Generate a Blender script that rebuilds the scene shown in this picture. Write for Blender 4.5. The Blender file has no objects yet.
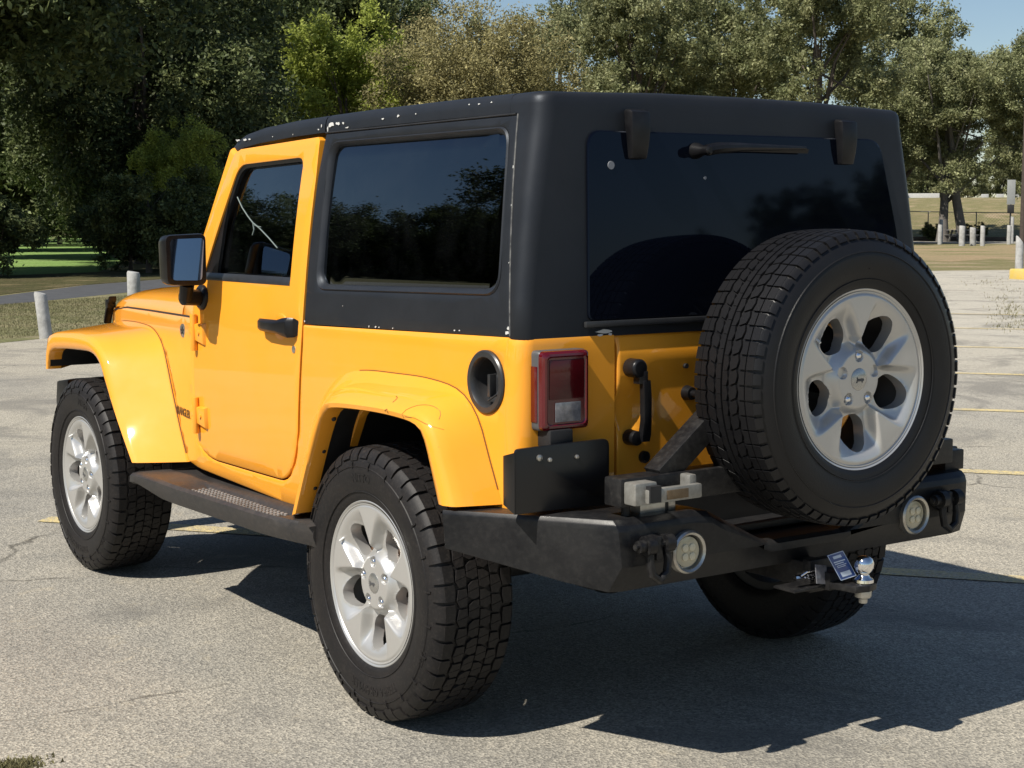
import bpy, bmesh, math, random
import numpy as np
from mathutils import Vector, Matrix
random.seed(5); rng = np.random.default_rng(5)
R = math.radians; PI = math.pi
scn = bpy.context.scene; col = scn.collection
# ------------------------------------------------------------------ camera, sky, sun, exposure
yaw, pitch, roll = -0.609007, -0.104936, -0.002645
fw = Vector((math.cos(pitch)*math.cos(yaw), math.cos(pitch)*math.sin(yaw), math.sin(pitch)))
rt = fw.cross(Vector((0,0,1))).normalized(); up = rt.cross(fw)
rt2 = rt*math.cos(roll)+up*math.sin(roll); up2 = -rt*math.sin(roll)+up*math.cos(roll)
cd = bpy.data.cameras.new('camera'); cam = bpy.data.objects.new('camera', cd); col.objects.link(cam)
M = Matrix((( rt2.x, up2.x, -fw.x, -3.8912),( rt2.y, up2.y, -fw.y, 3.0903),( rt2.z, up2.z, -fw.z, 1.4602),(0,0,0,1)))
cam.matrix_world = M
cd.sensor_width = 36; cd.lens = 1553.1/1024*36; cd.clip_end = 3000; cd.clip_start = 0.05
scn.camera = cam
SUN = Vector((-0.08, 0.82, 1.0)).normalized()          # towards the sun
world = bpy.data.worlds.new('World'); scn.world = world; world.use_nodes = True
wn = world.node_tree.nodes; wl = world.node_tree.links
sky = wn.new('ShaderNodeTexSky'); sky.sky_type = 'NISHITA'; sky.sun_disc = False
sky.sun_elevation = math.asin(SUN.z); sky.sun_rotation = math.atan2(SUN.x, SUN.y)
sky.air_density = 1.0; sky.dust_density = 0.2; sky.ozone_density = 2.0
wn['Background'].inputs['Strength'].default_value = 0.068
wl.new(sky.outputs[0], wn['Background'].inputs['Color'])
sd = bpy.data.lights.new('sun', 'SUN'); sd.energy = 4.9; sd.angle = R(0.53); sd.color = (1, 0.94, 0.84)
so = bpy.data.objects.new('sun', sd); col.objects.link(so)
so.rotation_euler = SUN.to_track_quat('Z', 'Y').to_euler(); so.location = (0, 10, 20)
vs = scn.view_settings; vs.view_transform = 'Standard'; vs.look = 'None'; vs.exposure = 0.45; vs.gamma = 1; vs.use_curve_mapping = False

# ------------------------------------------------------------------ node helpers
def new_mat(name):
    m = bpy.data.materials.new(name); m.use_nodes = True
    return m, m.node_tree.nodes, m.node_tree.links, m.node_tree.nodes['Principled BSDF']
def nd(n, t, **k):
    x = n.new(t)
    for a, b in k.items(): setattr(x, a, b)
    return x
def coords(n, l, scale=(1,1,1), kind='Object'):
    tc = nd(n, 'ShaderNodeTexCoord'); mp = nd(n, 'ShaderNodeMapping'); mp.inputs['Scale'].default_value = scale
    l.new(tc.outputs[kind], mp.inputs[0]); return mp.outputs[0]
def noise(n, l, v, scale, detail=4, rough=.55, dist=0):
    x = nd(n, 'ShaderNodeTexNoise'); x.inputs['Scale'].default_value = scale; x.inputs['Detail'].default_value = detail
    x.inputs['Roughness'].default_value = rough; x.inputs['Distortion'].default_value = dist; l.new(v, x.inputs['Vector']); return x.outputs['Fac']
def ramp(n, l, fac, stops):
    x = nd(n, 'ShaderNodeValToRGB'); e = x.color_ramp.elements
    while len(e) < len(stops): e.new(0.5)
    for i, (p, c) in enumerate(stops):
        e[i].position = p; e[i].color = (c, c, c, 1) if isinstance(c, (int, float)) else (*c, 1)
    l.new(fac, x.inputs[0]); return x.outputs[0]
def mixc(n, l, fac, a, b, bt='MIX'):
    x = nd(n, 'ShaderNodeMix', data_type='RGBA', blend_type=bt)
    for s, v in ((0, fac), (6, a), (7, b)):
        if isinstance(v, (int, float)): x.inputs[s].default_value = v
        elif isinstance(v, tuple): x.inputs[s].default_value = (*v, 1)
        else: l.new(v, x.inputs[s])
    return x.outputs[2]
def bump(n, l, p, h, strength, dist=.01):
    b = nd(n, 'ShaderNodeBump'); b.inputs['Strength'].default_value = strength; b.inputs['Distance'].default_value = dist
    l.new(h, b.inputs['Height']); l.new(b.outputs[0], p.inputs['Normal'])
def simple(name, c, rough=.5, metal=0, coat=0, spec=.5, var=0, vscale=8, c2=None, bmp=0, bscale=60, rvar=0, bdist=.002):
    m, n, l, p = new_mat(name)
    p.inputs['Base Color'].default_value = (*c, 1); p.inputs['Roughness'].default_value = rough; p.inputs['Metallic'].default_value = metal
    p.inputs['Coat Weight'].default_value = coat; p.inputs['Coat Roughness'].default_value = .04; p.inputs['Specular IOR Level'].default_value = spec
    if var or rvar or bmp: v = coords(n, l)
    if var:
        f = noise(n, l, v, vscale, 6, .65); r = ramp(n, l, f, [(.35, 0.), (.75, var)])
        l.new(mixc(n, l, r, c, c2 or tuple(min(1, x*1.6+.02) for x in c)), p.inputs['Base Color'])
    if rvar:
        f = noise(n, l, v, vscale*2.3, 5, .6); mr = nd(n, 'ShaderNodeMapRange'); l.new(f, mr.inputs[0])
        mr.inputs[1].default_value = .3; mr.inputs[2].default_value = .7; mr.inputs[3].default_value = max(.02, rough-rvar); mr.inputs[4].default_value = rough+rvar
        l.new(mr.outputs[0], p.inputs['Roughness'])
    if bmp: bump(n, l, p, noise(n, l, v, bscale, 3), bmp, bdist)
    return m
def setp(m, **k):
    p = m.node_tree.nodes['Principled BSDF']
    for a, b in k.items(): p.inputs[a.replace('_', ' ')].default_value = b
    return m
# ------------------------------------------------------------------ materials
Y = (0.86, 0.342, 0.022)
mYel = simple('amber_paint', Y, .5, coat=1, spec=.12, var=.30, vscale=3.2, c2=(.78, .37, .075), rvar=.06)
setp(mYel, Coat_Roughness=.03, Coat_IOR=1.5)
mTop = simple('hardtop_texture', (.0125, .0138, .0165), .46, var=.5, vscale=5, c2=(.022, .024, .028), bmp=.35, bscale=380, rvar=.06, bdist=.0008, spec=.34)
setp(mTop, Specular_Tint=(.8, .88, 1, 1))
mChip = simple('bare_white_chip', (.52, .52, .50), .7)
mPlas = simple('black_plastic', (.005, .005, .006), .34, spec=.3, var=.4, vscale=20, bmp=.1, bscale=300)
mBlk = simple('black_shadow_metal', (.008, .008, .009), .6, var=.5, vscale=10)
def scuffed(name, base, dust, rough, amt=.5):
    m, n, l, p = new_mat(name); v = coords(n, l)
    a = ramp(n, l, noise(n, l, v, 4.5, 8, .7, .4), [(.42, 0.), (.72, amt)])
    b = ramp(n, l, noise(n, l, v, 60, 4, .7), [(.45, 0.), (.8, .35)])
    c = mixc(n, l, a, base, dust); c = mixc(n, l, b, c, tuple(x*1.5 for x in dust))
    l.new(c, p.inputs['Base Color'])
    mr = nd(n, 'ShaderNodeMapRange'); l.new(a, mr.inputs[0]); mr.inputs[3].default_value = rough-.08; mr.inputs[4].default_value = rough+.25
    p.inputs['Specular IOR Level'].default_value = .3
    l.new(mr.outputs[0], p.inputs['Roughness']); bump(n, l, p, noise(n, l, v, 500, 2), .2, .001)
    return m
mBump = scuffed('scuffed_powder_coat', (.007, .0075, .009), (.028, .027, .026), .42, .5)
mArm = scuffed('worn_black_tube', (.007, .007, .008), (.045, .043, .040), .45, .4)
mStep = scuffed('faded_step_plastic', (.024, .0235, .024), (.060, .052, .046), .5, .6)
mPadS = scuffed('worn_step_pad', (.11, .105, .10), (.32, .305, .29), .55, .8)
mRim = simple('silver_wheel_paint', (.52, .515, .50), .30, metal=.55, coat=.4, var=.2, vscale=9, c2=(.45, .44, .41))
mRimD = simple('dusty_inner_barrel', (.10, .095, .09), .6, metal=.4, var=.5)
mChr = simple('chrome', (.85, .85, .86), .08, metal=1, var=.2, vscale=30, c2=(.6, .58, .54))
mSteel = simple('worn_zinc', (.55, .54, .50), .32, metal=.85, var=.6, vscale=25, c2=(.25, .22, .19))
mWhiteM = simple('scraped_aluminium', (.33, .325, .30), .42, metal=.45, var=.8, vscale=40, c2=(.16, .15, .13))
mRotor = simple('rusty_brake', (.10, .06, .04), .6, metal=.5, var=.6, c2=(.2, .11, .06))
mRed = setp(simple('red_lens', (.06, .0015, .004), .12, coat=.4, bmp=.15, bscale=90), Specular_IOR_Level=.3)
mRed2 = setp(simple('bright_red_lens', (.09, .0015, .005), .15, coat=.35, spec=.25), Specular_IOR_Level=.7)
mClear = simple('clear_lens', (.10, .10, .112), .15, coat=.6, var=.6, vscale=60, c2=(.30, .30, .32))
mFogL = simple('fog_lens', (.42, .38, .26), .2, coat=1)
mLed = simple('led_emitter', (.60, .55, .40), .3)
mGrey = simple('grey_lamp_housing', (.06, .062, .065), .4, var=.5)
mDGrey = simple('dark_trim', (.020, .021, .023), .35, var=.4, vscale=14)
mCloth = simple('seat_cloth', (.05, .05, .055), .8, var=.5)
mText = simple('decal_black', (.025, .02, .015), .4)
mBlue = simple('blue_card', (.012, .05, .20), .3, coat=.6)
mCard = simple('card_print', (.45, .52, .62), .4)
def rubber():
    m, n, l, p = new_mat('dusty_tyre_rubber'); v = coords(n, l)
    a = ramp(n, l, noise(n, l, v, 5, 7, .7), [(.4, 0.), (.75, .6)])
    b = ramp(n, l, noise(n, l, v, 130, 3, .6), [(.5, 0.), (.85, .5)])
    c = mixc(n, l, a, (.0085, .008, .0085), (.022, .018, .016)); c = mixc(n, l, b, c, (.05, .043, .038))
    l.new(c, p.inputs['Base Color']); p.inputs['Roughness'].default_value = .55; p.inputs['Specular IOR Level'].default_value = .3; bump(n, l, p, noise(n, l, v, 220, 4), .3, .001)
    return m
mTyre = rubber()
mTyreN = simple('cleaner_tyre_rubber', (.007, .007, .008), .40, var=.5, vscale=8, c2=(.013, .0125, .013), bmp=.25, bscale=220, spec=.3)
def glass(name, tint, f=1.0):
    # tinted pane: dark filter seen through plus a mirror-like surface
    m = bpy.data.materials.new(name); m.use_nodes = True; n = m.node_tree.nodes; l = m.node_tree.links; n.clear()
    o = nd(n, 'ShaderNodeOutputMaterial'); t = nd(n, 'ShaderNodeBsdfTransparent'); t.inputs[0].default_value = (*tint, 1)
    g = nd(n, 'ShaderNodeBsdfGlossy'); g.inputs['Roughness'].default_value = .012; g.inputs['Color'].default_value = (.78, .88, 1, 1)
    d = nd(n, 'ShaderNodeBsdfDiffuse'); d.inputs[0].default_value = (.006, .0065, .008, 1)
    fr = nd(n, 'ShaderNodeFresnel'); fr.inputs['IOR'].default_value = 1.55
    k = nd(n, 'ShaderNodeMath', operation='MULTIPLY'); l.new(fr.outputs[0], k.inputs[0]); k.inputs[1].default_value = f
    v = coords(n, l); sm = ramp(n, l, noise(n, l, v, 2.5, 6, .7, .6), [(.45, .0), (.85, .10)])
    m0 = nd(n, 'ShaderNodeMixShader'); m0.inputs[0].default_value = .1; l.new(sm, m0.inputs[0]); l.new(t.outputs[0], m0.inputs[1])
    d2 = nd(n, 'ShaderNodeBsdfDiffuse'); d2.inputs[0].default_value = (.05, .055, .06, 1); l.new(d2.outputs[0], m0.inputs[2])
    mx = nd(n, 'ShaderNodeMixShader'); l.new(k.outputs[0], mx.inputs[0]); l.new(m0.outputs[0], mx.inputs[1]); l.new(g.outputs[0], mx.inputs[2])
    l.new(mx.outputs[0], o.inputs[0]); return m
mGlassD = glass('privacy_glass', (.035, .037, .04), 1.45)
mGlassF = glass('door_glass', (.30, .33, .32), 1.6)
mMirror = simple('mirror_glass', (.30, .34, .42), .02, metal=1)

# ------------------------------------------------------------------ mesh helpers
def tag(o, label=None, cat=None, group=None, kind=None):
    for k, v in (('label', label), ('category', cat), ('group', group), ('kind', kind)):
        if v: o[k] = v
    return o
def empty(name, loc=(0,0,0)):
    o = bpy.data.objects.new(name, None); col.objects.link(o); o.location = loc; o.empty_display_size = .3; return o
def link(name, me, parent=None, loc=None):
    o = bpy.data.objects.new(name, me); col.objects.link(o)
    if parent: o.parent = parent
    if loc is not None: o.location = loc
    return o
class MB:
    def __init__(s): s.v = []; s.f = []; s.m = []
    def add(s, vs_, fs, mi=0):
        b = len(s.v); s.v += [tuple(p) for p in vs_]; s.f += [tuple(b+i for i in f) for f in fs]; s.m += [mi]*len(fs); return s
    def box(s, x0, x1, y0, y1, z0, z1, mi=0):
        vv = [(x, y, z) for z in (z0, z1) for y in (y0, y1) for x in (x0, x1)]
        return s.add(vv, [(0,2,3,1),(4,5,7,6),(0,1,5,4),(2,6,7,3),(0,4,6,2),(1,3,7,5)], mi)
    def hexa(s, p, mi=0):      # 8 points: bottom 4 ring, top 4 ring
        return s.add(p, [(3,2,1,0),(4,5,6,7),(0,1,5,4),(1,2,6,5),(2,3,7,6),(3,0,4,7)], mi)
    def loft(s, rings, closed=True, caps=True, mi=0):
        n = len(rings[0]); b = [p for r in rings for p in r]; fs = []
        for i in range(len(rings)-1):
            for j in range(n if closed else n-1):
                k = (j+1) % n; fs.append((i*n+j, i*n+k, (i+1)*n+k, (i+1)*n+j))
        if caps and closed: fs += [tuple(range(n-1, -1, -1)), tuple((len(rings)-1)*n+j for j in range(n))]
        return s.add(b, fs, mi)
    def prism(s, poly, axis, a, b, mi=0):
        def P(u, v, w): return {'x': (w, u, v), 'y': (u, w, v), 'z': (u, v, w)}[axis]
        return s.loft([[P(u, v, a) for u, v in poly], [P(u, v, b) for u, v in poly]], mi=mi)
    def tube(s, path, r, n=10, mi=0, closed=False):
        path = [Vector(p) for p in path]; rings = []
        rr = r if isinstance(r, (list, tuple)) else [r]*len(path); u = None
        for i, p in enumerate(path):
            t = (path[(i+1) % len(path)] - path[i-1]) if closed else (path[min(i+1, len(path)-1)] - path[max(i-1, 0)])
            t.normalize()
            if u is None: u = t.orthogonal().normalized()
            u = (u - t*u.dot(t)).normalized(); w = t.cross(u)
            rings.append([p + (u*math.cos(a)+w*math.sin(a))*rr[i] for a in [2*PI*k/n for k in range(n)]])
        if closed: rings.append(rings[0])
        return s.loft(rings, caps=not closed, mi=mi)
    def lathe(s, prof, c=(0,0,0), axis='y', n=32, mi=0, caps=True, sx=1):   # prof: (axial, radius)
        rings = []
        for a, r in prof:
            ring = []
            for k in range(n):
                t = 2*PI*k/n; q = (r*math.cos(t)*sx, r*math.sin(t))
                p = {'y': (q[0], a, q[1]), 'x': (a, q[0], q[1]), 'z': (q[0], q[1], a)}[axis]
                ring.append((p[0]+c[0], p[1]+c[1], p[2]+c[2]))
            rings.append(ring)
        return s.loft(rings, caps=caps, mi=mi)
    def ball(s, c, r, n=12, mi=0, sc=(1,1,1)):
        rings = []
        for i in range(1, n//2+3):
            a = PI*i/(n//2+3); rings.append([(c[0]+r*sc[0]*math.sin(a)*math.cos(t), c[1]+r*sc[1]*math.sin(a)*math.sin(t), c[2]+r*sc[2]*math.cos(a)) for t in [2*PI*k/n for k in range(n)]])
        return s.loft(rings, mi=mi)
    def build(s, name, mats, parent=None, bevel=0, seg=2, smooth=35, mirror=False, loc=None, bang=25):
        me = bpy.data.meshes.new(name); v = s.v; f = s.f
        if mirror: v = [(x, -y, z) for x, y, z in v]
        bm = bmesh.new(); bv = [bm.verts.new(p) for p in v]; bm.verts.ensure_lookup_table()
        for fc, mi in zip(f, s.m):
            try:
                q = bm.faces.new([bv[i] for i in fc]); q.material_index = mi
            except ValueError: pass
        bmesh.ops.remove_doubles(bm, verts=bm.verts, dist=1e-5)
        bmesh.ops.recalc_face_normals(bm, faces=bm.faces)
        if bevel:
            es = [e for e in bm.edges if len(e.link_faces) == 2 and e.calc_face_angle(0) > R(bang)]
            bmesh.ops.bevel(bm, geom=es, offset=bevel, segments=seg, profile=.6, affect='EDGES', clamp_overlap=True)
        for q in bm.faces: q.smooth = bool(smooth)
        bm.to_mesh(me); bm.free()
        if smooth: me.set_sharp_from_angle(angle=R(smooth))
        for m in (mats if isinstance(mats, (list, tuple)) else [mats]): me.materials.append(m)
        return link(name, me, parent, loc)
def spline(pts, n):
    """smooth resample of a polyline to n points"""
    P = [np.array(p, float) for p in pts]; P = [2*P[0]-P[1]] + P + [2*P[-1]-P[-2]]; out = []
    for i in range(1, len(P)-2):
        for t in np.linspace(0, 1, 12, endpoint=False):
            a, b, c, d = P[i-1:i+3]
            out.append(.5*((2*b)+(-a+c)*t+(2*a-5*b+4*c-d)*t*t+(-a+3*b-3*c+d)*t**3))
    out.append(P[-2]); out = np.array(out); s_ = np.r_[0, np.cumsum(np.linalg.norm(np.diff(out, axis=0), axis=1))]
    u = np.linspace(0, s_[-1], n); return [tuple(np.interp(x, s_, out[:, k]) for k in range(out.shape[1])) for x in u]
def rrect(pts, r, n=5):
    """polygon with rounded corners"""
    out = []; N = len(pts)
    for i in range(N):
        p0, p, p1 = Vector(pts[i-1]), Vector(pts[i]), Vector(pts[(i+1) % N])
        rr = r[i] if isinstance(r, (list, tuple)) else r
        a = p + (p0-p).normalized()*rr; b = p + (p1-p).normalized()*rr
        if rr <= 0: out.append(tuple(p)); continue
        for k in range(n+1):
            t = k/n; out.append(tuple(a*(1-t)**2 + p*2*t*(1-t) + b*t*t))
    return out
def panel(name, outline, holes, surf, thick, mat, parent, step=.05, edge=.006, mirror=False, smooth=40, flip=False):
    """sheet-metal panel: outline in (a, b), surf(a, b) -> 3D; thickness inwards along -y of surf normal given by surf(a,b,d)"""
    bm = bmesh.new(); es = []
    for loop in [outline]+holes:
        vs_ = [bm.verts.new((a, b, 0)) for a, b in loop]
        es += [bm.edges.new((vs_[i], vs_[(i+1) % len(vs_)])) for i in range(len(vs_))]
    bmesh.ops.triangle_fill(bm, use_beauty=True, edges=es, normal=(0,0,1))
    bmesh.ops.inset_region(bm, faces=bm.faces[:], thickness=edge, depth=0, use_even_offset=True, use_boundary=True)
    bnd = {v for e in bm.edges if e.is_boundary for v in e.verts}
    for v in bm.verts: v.co.z = 0
    A = [v.co.x for v in bm.verts]; B = [v.co.y for v in bm.verts]
    for ax, lo, hi in ((0, min(A), max(A)), (1, min(B), max(B))):
        k = lo+step
        while k < hi-1e-3:
            no = (1,0,0) if ax == 0 else (0,1,0); co = (k,0,0) if ax == 0 else (0,k,0)
            bmesh.ops.bisect_plane(bm, geom=bm.verts[:]+bm.edges[:]+bm.faces[:], plane_co=co, plane_no=no, dist=1e-5)
            k += step
    bnd = {v for e in bm.edges if e.is_boundary for v in e.verts}
    front = {v: (v.co.x, v.co.y) for v in bm.verts}
    bl = [e for e in bm.edges if e.is_boundary]
    faces = bm.faces[:]
    for v in bm.verts: v.co = surf(front[v][0], front[v][1], edge*.6 if v in bnd else 0)
    ret = bmesh.ops.extrude_edge_only(bm, edges=bl)
    nv = [g for g in ret['geom'] if isinstance(g, bmesh.types.BMVert)]
    src = {}
    for e in ret['geom']:
        pass
    for v in nv:
        for e in v.link_edges:
            o = e.other_vert(v)
            if o in front: v.co = surf(*front[o], thick); break
    bmesh.ops.recalc_face_normals(bm, faces=bm.faces)
    if mirror:
        for v in bm.verts: v.co.y = -v.co.y
        bmesh.ops.reverse_faces(bm, faces=bm.faces)
    for f in bm.faces: f.smooth = True
    me = bpy.data.meshes.new(name); bm.to_mesh(me); bm.free(); me.set_sharp_from_angle(angle=R(smooth)); me.materials.append(mat)
    return link(name, me, parent)
def text_mesh(txt, size, depth=.0, bold=0, shear=0):
    c = bpy.data.curves.new('t', 'FONT'); c.body = txt; c.size = size; c.extrude = depth; c.offset = bold; c.align_x = 'CENTER'; c.align_y = 'CENTER'; c.resolution_u = 2; c.shear = shear
    o = bpy.data.objects.new('t', c); me = bpy.data.meshes.new_from_object(o)
    v = [tuple(p.co) for p in me.vertices]; f = [tuple(p.vertices) for p in me.polygons]
    bpy.data.objects.remove(o); bpy.data.curves.remove(c); bpy.data.meshes.remove(me); return v, f

# ================================================================== GROUND
def far_sunlit(n, l, y, big):
    # far lot's sunlit grazing brightness is painted in as a paler colour
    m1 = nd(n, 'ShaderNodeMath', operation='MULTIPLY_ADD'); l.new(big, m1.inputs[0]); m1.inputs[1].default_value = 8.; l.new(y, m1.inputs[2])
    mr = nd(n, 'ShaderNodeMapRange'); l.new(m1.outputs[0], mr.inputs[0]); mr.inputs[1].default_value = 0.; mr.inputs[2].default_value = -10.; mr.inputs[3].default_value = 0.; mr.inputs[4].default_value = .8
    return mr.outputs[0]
def asphalt(name, paint=None):
    m, n, l, p = new_mat(name); v = coords(n, l, kind='Object')
    big = noise(n, l, v, .22, 5, .6, .5); med = noise(n, l, v, 1.7, 6, .65); fine = noise(n, l, v, 75, 4, .7)
    vo = nd(n, 'ShaderNodeTexVoronoi'); vo.inputs['Scale'].default_value = 145; l.new(v, vo.inputs['Vector'])
    a = ramp(n, l, big, [(.40, (.255, .244, .215)), (.58, (.380, .352, .288))])
    a = mixc(n, l, ramp(n, l, med, [(.35, 0.), (.7, .65)]), a, (.375, .350, .295))
    sx = nd(n, 'ShaderNodeSeparateXYZ'); l.new(v, sx.inputs[0]); a = mixc(n, l, ramp(n, l, sx.outputs['Y'], [(0, 0.)]) if False else far_sunlit(n, l, sx.outputs['Y'], big), a, (.50, .47, .40))
    st = ramp(n, l, vo.outputs['Color'], [(.15, (.60, .60, .60)), (.55, (1., .99, .98)), (.9, (1.40, 1.37, 1.32))])
    c = mixc(n, l, 1., a, st, 'MULTIPLY')
    c = mixc(n, l, ramp(n, l, fine, [(.36, .6), (.48, 0.)]), c, (.08, .075, .066))
    c = mixc(n, l, ramp(n, l, noise(n, l, v, 26, 5, .8), [(.60, 0.), (.72, .5)]), c, (.36, .31, .22))
    # darker worn and oily patches, pale dusty ones
    c = mixc(n, l, ramp(n, l, noise(n, l, v, .75, 5, .7, 1.2), [(.50, 0.), (.64, .62)]), c, (.155, .147, .130))
    c = mixc(n, l, ramp(n, l, noise(n, l, v, 5.5, 5, .75, .8), [(.58, 0.), (.70, .35)]), c, (.46, .40, .29))
    # thin cracks
    vc = nd(n, 'ShaderNodeTexVoronoi', feature='DISTANCE_TO_EDGE'); vc.inputs['Scale'].default_value = .42
    mv = nd(n, 'ShaderNodeMix', data_type='VECTOR'); mv.inputs[0].default_value = .22
    nz = nd(n, 'ShaderNodeTexNoise'); nz.inputs['Scale'].default_value = 2.1; nz.inputs['Detail'].default_value = 6; l.new(v, nz.inputs['Vector'])
    l.new(v, mv.inputs[4]); l.new(nz.outputs['Color'], mv.inputs[5]); l.new(mv.outputs[1], vc.inputs['Vector'])
    cr = ramp(n, l, vc.outputs['Distance'], [(.0, 1.), (.0035, 0.)])
    ms = nd(n, 'ShaderNodeMath', operation='MULTIPLY'); l.new(cr, ms.inputs[0]); l.new(ramp(n, l, med, [(.45, 0.), (.55, .75)]), ms.inputs[1])
    c = mixc(n, l, ms.outputs[0], c, (.045, .04, .032))
    if paint:
        w = ramp(n, l, noise(n, l, v, 34, 6, .8), [(.38, 0.), (.54, .85)])
        w2 = ramp(n, l, noise(n, l, v, 2.6, 4, .6), [(.3, .25), (.6, 1.)])
        mu = nd(n, 'ShaderNodeMath', operation='MULTIPLY'); l.new(w, mu.inputs[0]); l.new(w2, mu.inputs[1])
        c = mixc(n, l, mu.outputs[0], c, paint)
    l.new(c, p.inputs['Base Color']); p.inputs['Roughness'].default_value = .85; p.inputs['Specular IOR Level'].default_value = .3
    hh = mixc(n, l, .5, vo.outputs['Distance'], fine); bump(n, l, p, hh, .7, .008)
    return m
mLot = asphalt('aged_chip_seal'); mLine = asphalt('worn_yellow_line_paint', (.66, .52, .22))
def soil(name, c1, c2, c3, s=.35):
    m, n, l, p = new_mat(name); v = coords(n, l)
    a = ramp(n, l, noise(n, l, v, s, 6, .65), [(.36, c1), (.5, c2), (.64, c3)])
    b = ramp(n, l, noise(n, l, v, 9, 6, .8), [(.3, .55), (.7, 1.35)]); c = mixc(n, l, 1., a, b, 'MULTIPLY')
    l.new(c, p.inputs['Base Color']); p.inputs['Roughness'].default_value = .95; p.inputs['Specular IOR Level'].default_value = .1
    bump(n, l, p, noise(n, l, v, 14, 5, .8), .8, .05); return m
mDry = soil('dry_grass', (.26, .215, .12), (.18, .17, .08), (.33, .26, .165))
mStrip = soil('short_dry_lawn', (.155, .165, .075), (.20, .19, .10), (.26, .23, .14), .8)
mLawn = soil('mown_green_lawn', (.17, .27, .085), (.20, .31, .09), (.22, .31, .11))
mDirt = soil('bare_tan_dirt', (.34, .25, .155), (.30, .24, .14), (.20, .19, .09), .25)
mRoad = simple('dark_asphalt_road', (.052, .054, .058), .8, var=.5, vscale=3, bmp=.3, bscale=60)
mPale = simple('pale_path', (.26, .24, .20), .9, var=.6, vscale=2)
mShade = soil('shaded_ground', (.10, .085, .045), (.07, .07, .03), (.16, .13, .07), .6)  # grass and dirt under the trees, their shade painted into the dark colour
def sheet(name, poly, z, mat, sub=0):
    me = bpy.data.meshes.new(name); me.from_pydata([(x, y, z) for x, y in poly], [], [tuple(range(len(poly)))]); me.materials.append(mat)
    o = link(name, me); o['kind'] = 'structure'; return o
# terrain: one sheet to the horizon
def gz(x, y):
    """ground height: flat, with a grassy bank far off to the right of the view"""
    d = Vector((x+3.9, y-3.1)); az = math.degrees(math.atan2(d.y, d.x)); r = d.length
    w = max(0., min(1., (-37-az)/6)) * (1 if az > -100 else 0)
    t = max(0., min(1., (r-112)/42)); t = t*t*(3-2*t)
    return w*t*3.5
N = 170; xs = np.concatenate([-np.geomspace(1200, 130, 12), np.linspace(-120, 190, 120), np.geomspace(200, 1500, 14)])
ys = np.concatenate([-np.geomspace(1500, 230, 14), np.linspace(-220, 100, 120), np.geomspace(115, 1200, 12)])
vv = [(x, y, gz(x, y)-.012) for y in ys for x in xs]; nx = len(xs)
ff = [(j*nx+i, j*nx+i+1, (j+1)*nx+i+1, (j+1)*nx+i) for j in range(len(ys)-1) for i in range(nx-1)]
me = bpy.data.meshes.new('ground'); me.from_pydata(vv, [], ff); me.materials.append(mDry)
for p_ in me.polygons: p_.use_smooth = True
o = link('ground', me); o['kind'] = 'structure'
u = Vector((math.cos(R(38)), math.sin(R(38)))); w = Vector((-u.y, u.x))
lot = [(-45, 40), (6, 13), (12.6, 2.2), (15.0, -2.5), (16.6, -5.2), (20, -12), (24.6, -24), (25.7, -31.8), (24.6, -34.6), (-5, -62), (-60, -45), (-70, 0)]
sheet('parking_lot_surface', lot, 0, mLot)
for k, c0 in enumerate([-1.70, -4.49, -7.55, -10.5, -13.7, -16.9, -20.2]):
    s0, s1 = 3.26, -2.6
    pts = [u*s + w*(c0+e) for s, e in ((s0, -.065), (s0, .065), (s1, .065), (s1, -.065))]
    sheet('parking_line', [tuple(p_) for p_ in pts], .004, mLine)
sheet('lawn_strip', [(12.0, 4.0), (15.06, -2.45), (16.7, -5.15), (20.1, -11.9), (24.9, -24), (30, -13.2), (27.4, -9.0), (24.7, -6.0), (23.6, -4.9), (18, 4)], -.006, mStrip)
sheet('park_road', [(16, 9), (23.7, -5.0), (24.9, -6.4), (27.2, -8.9), (40, -26), (53, -50), (64.3, -76), (60.5, -81), (48, -96), (56, -112), (88, -108), (76, -72), (52, -36), (33.6, -12.3), (31.2, -9.4), (27.1, -6.2), (20, 9)][:0] or
      [(17, 7), (23.75, -5.15), (24.95, -6.5), (27.2, -8.9), (33, -16), (45, -34), (33.6+18, -40), (38, -17), (33.7, -12.3), (31.3, -9.4), (27.2, -6.2), (20, 8)], -.004, mRoad)
sheet('shaded_ground_under_trees', [(21, 8), (27.3, -6.0), (31.4, -9.3), (33.8, -12.2), (40, -19), (62, -40), (50, -26), (40.3, -13.2), (39.2, -10.2), (44, -2), (40, 14)], -.004, mShade)
sheet('green_lawn', [(39.1, -10.1), (40.3, -13.0), (50, -17.5), (90, -31), (150, -52), (150, -30), (80, -22), (60, -10)], -.002, mLawn)
def vp(px, dist):
    az = yaw - math.atan((px-512)/1553.1); return -3.8912+dist*math.cos(az), 3.0903+dist*math.sin(az)
sheet('pale_path', [vp(780, 97), vp(900, 100), vp(1000, 98), vp(1120, 99), vp(1120, 108), vp(1000, 108.5), vp(880, 109.5), vp(780, 108)], -.002, mPale)
sheet('dirt_patch', [vp(860, 62), vp(905, 60), vp(950, 56.5), vp(990, 60), vp(1060, 57), vp(1080, 88), vp(1010, 93), vp(960, 88), vp(915, 92), vp(860, 84)], -.008, mDirt)
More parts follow.
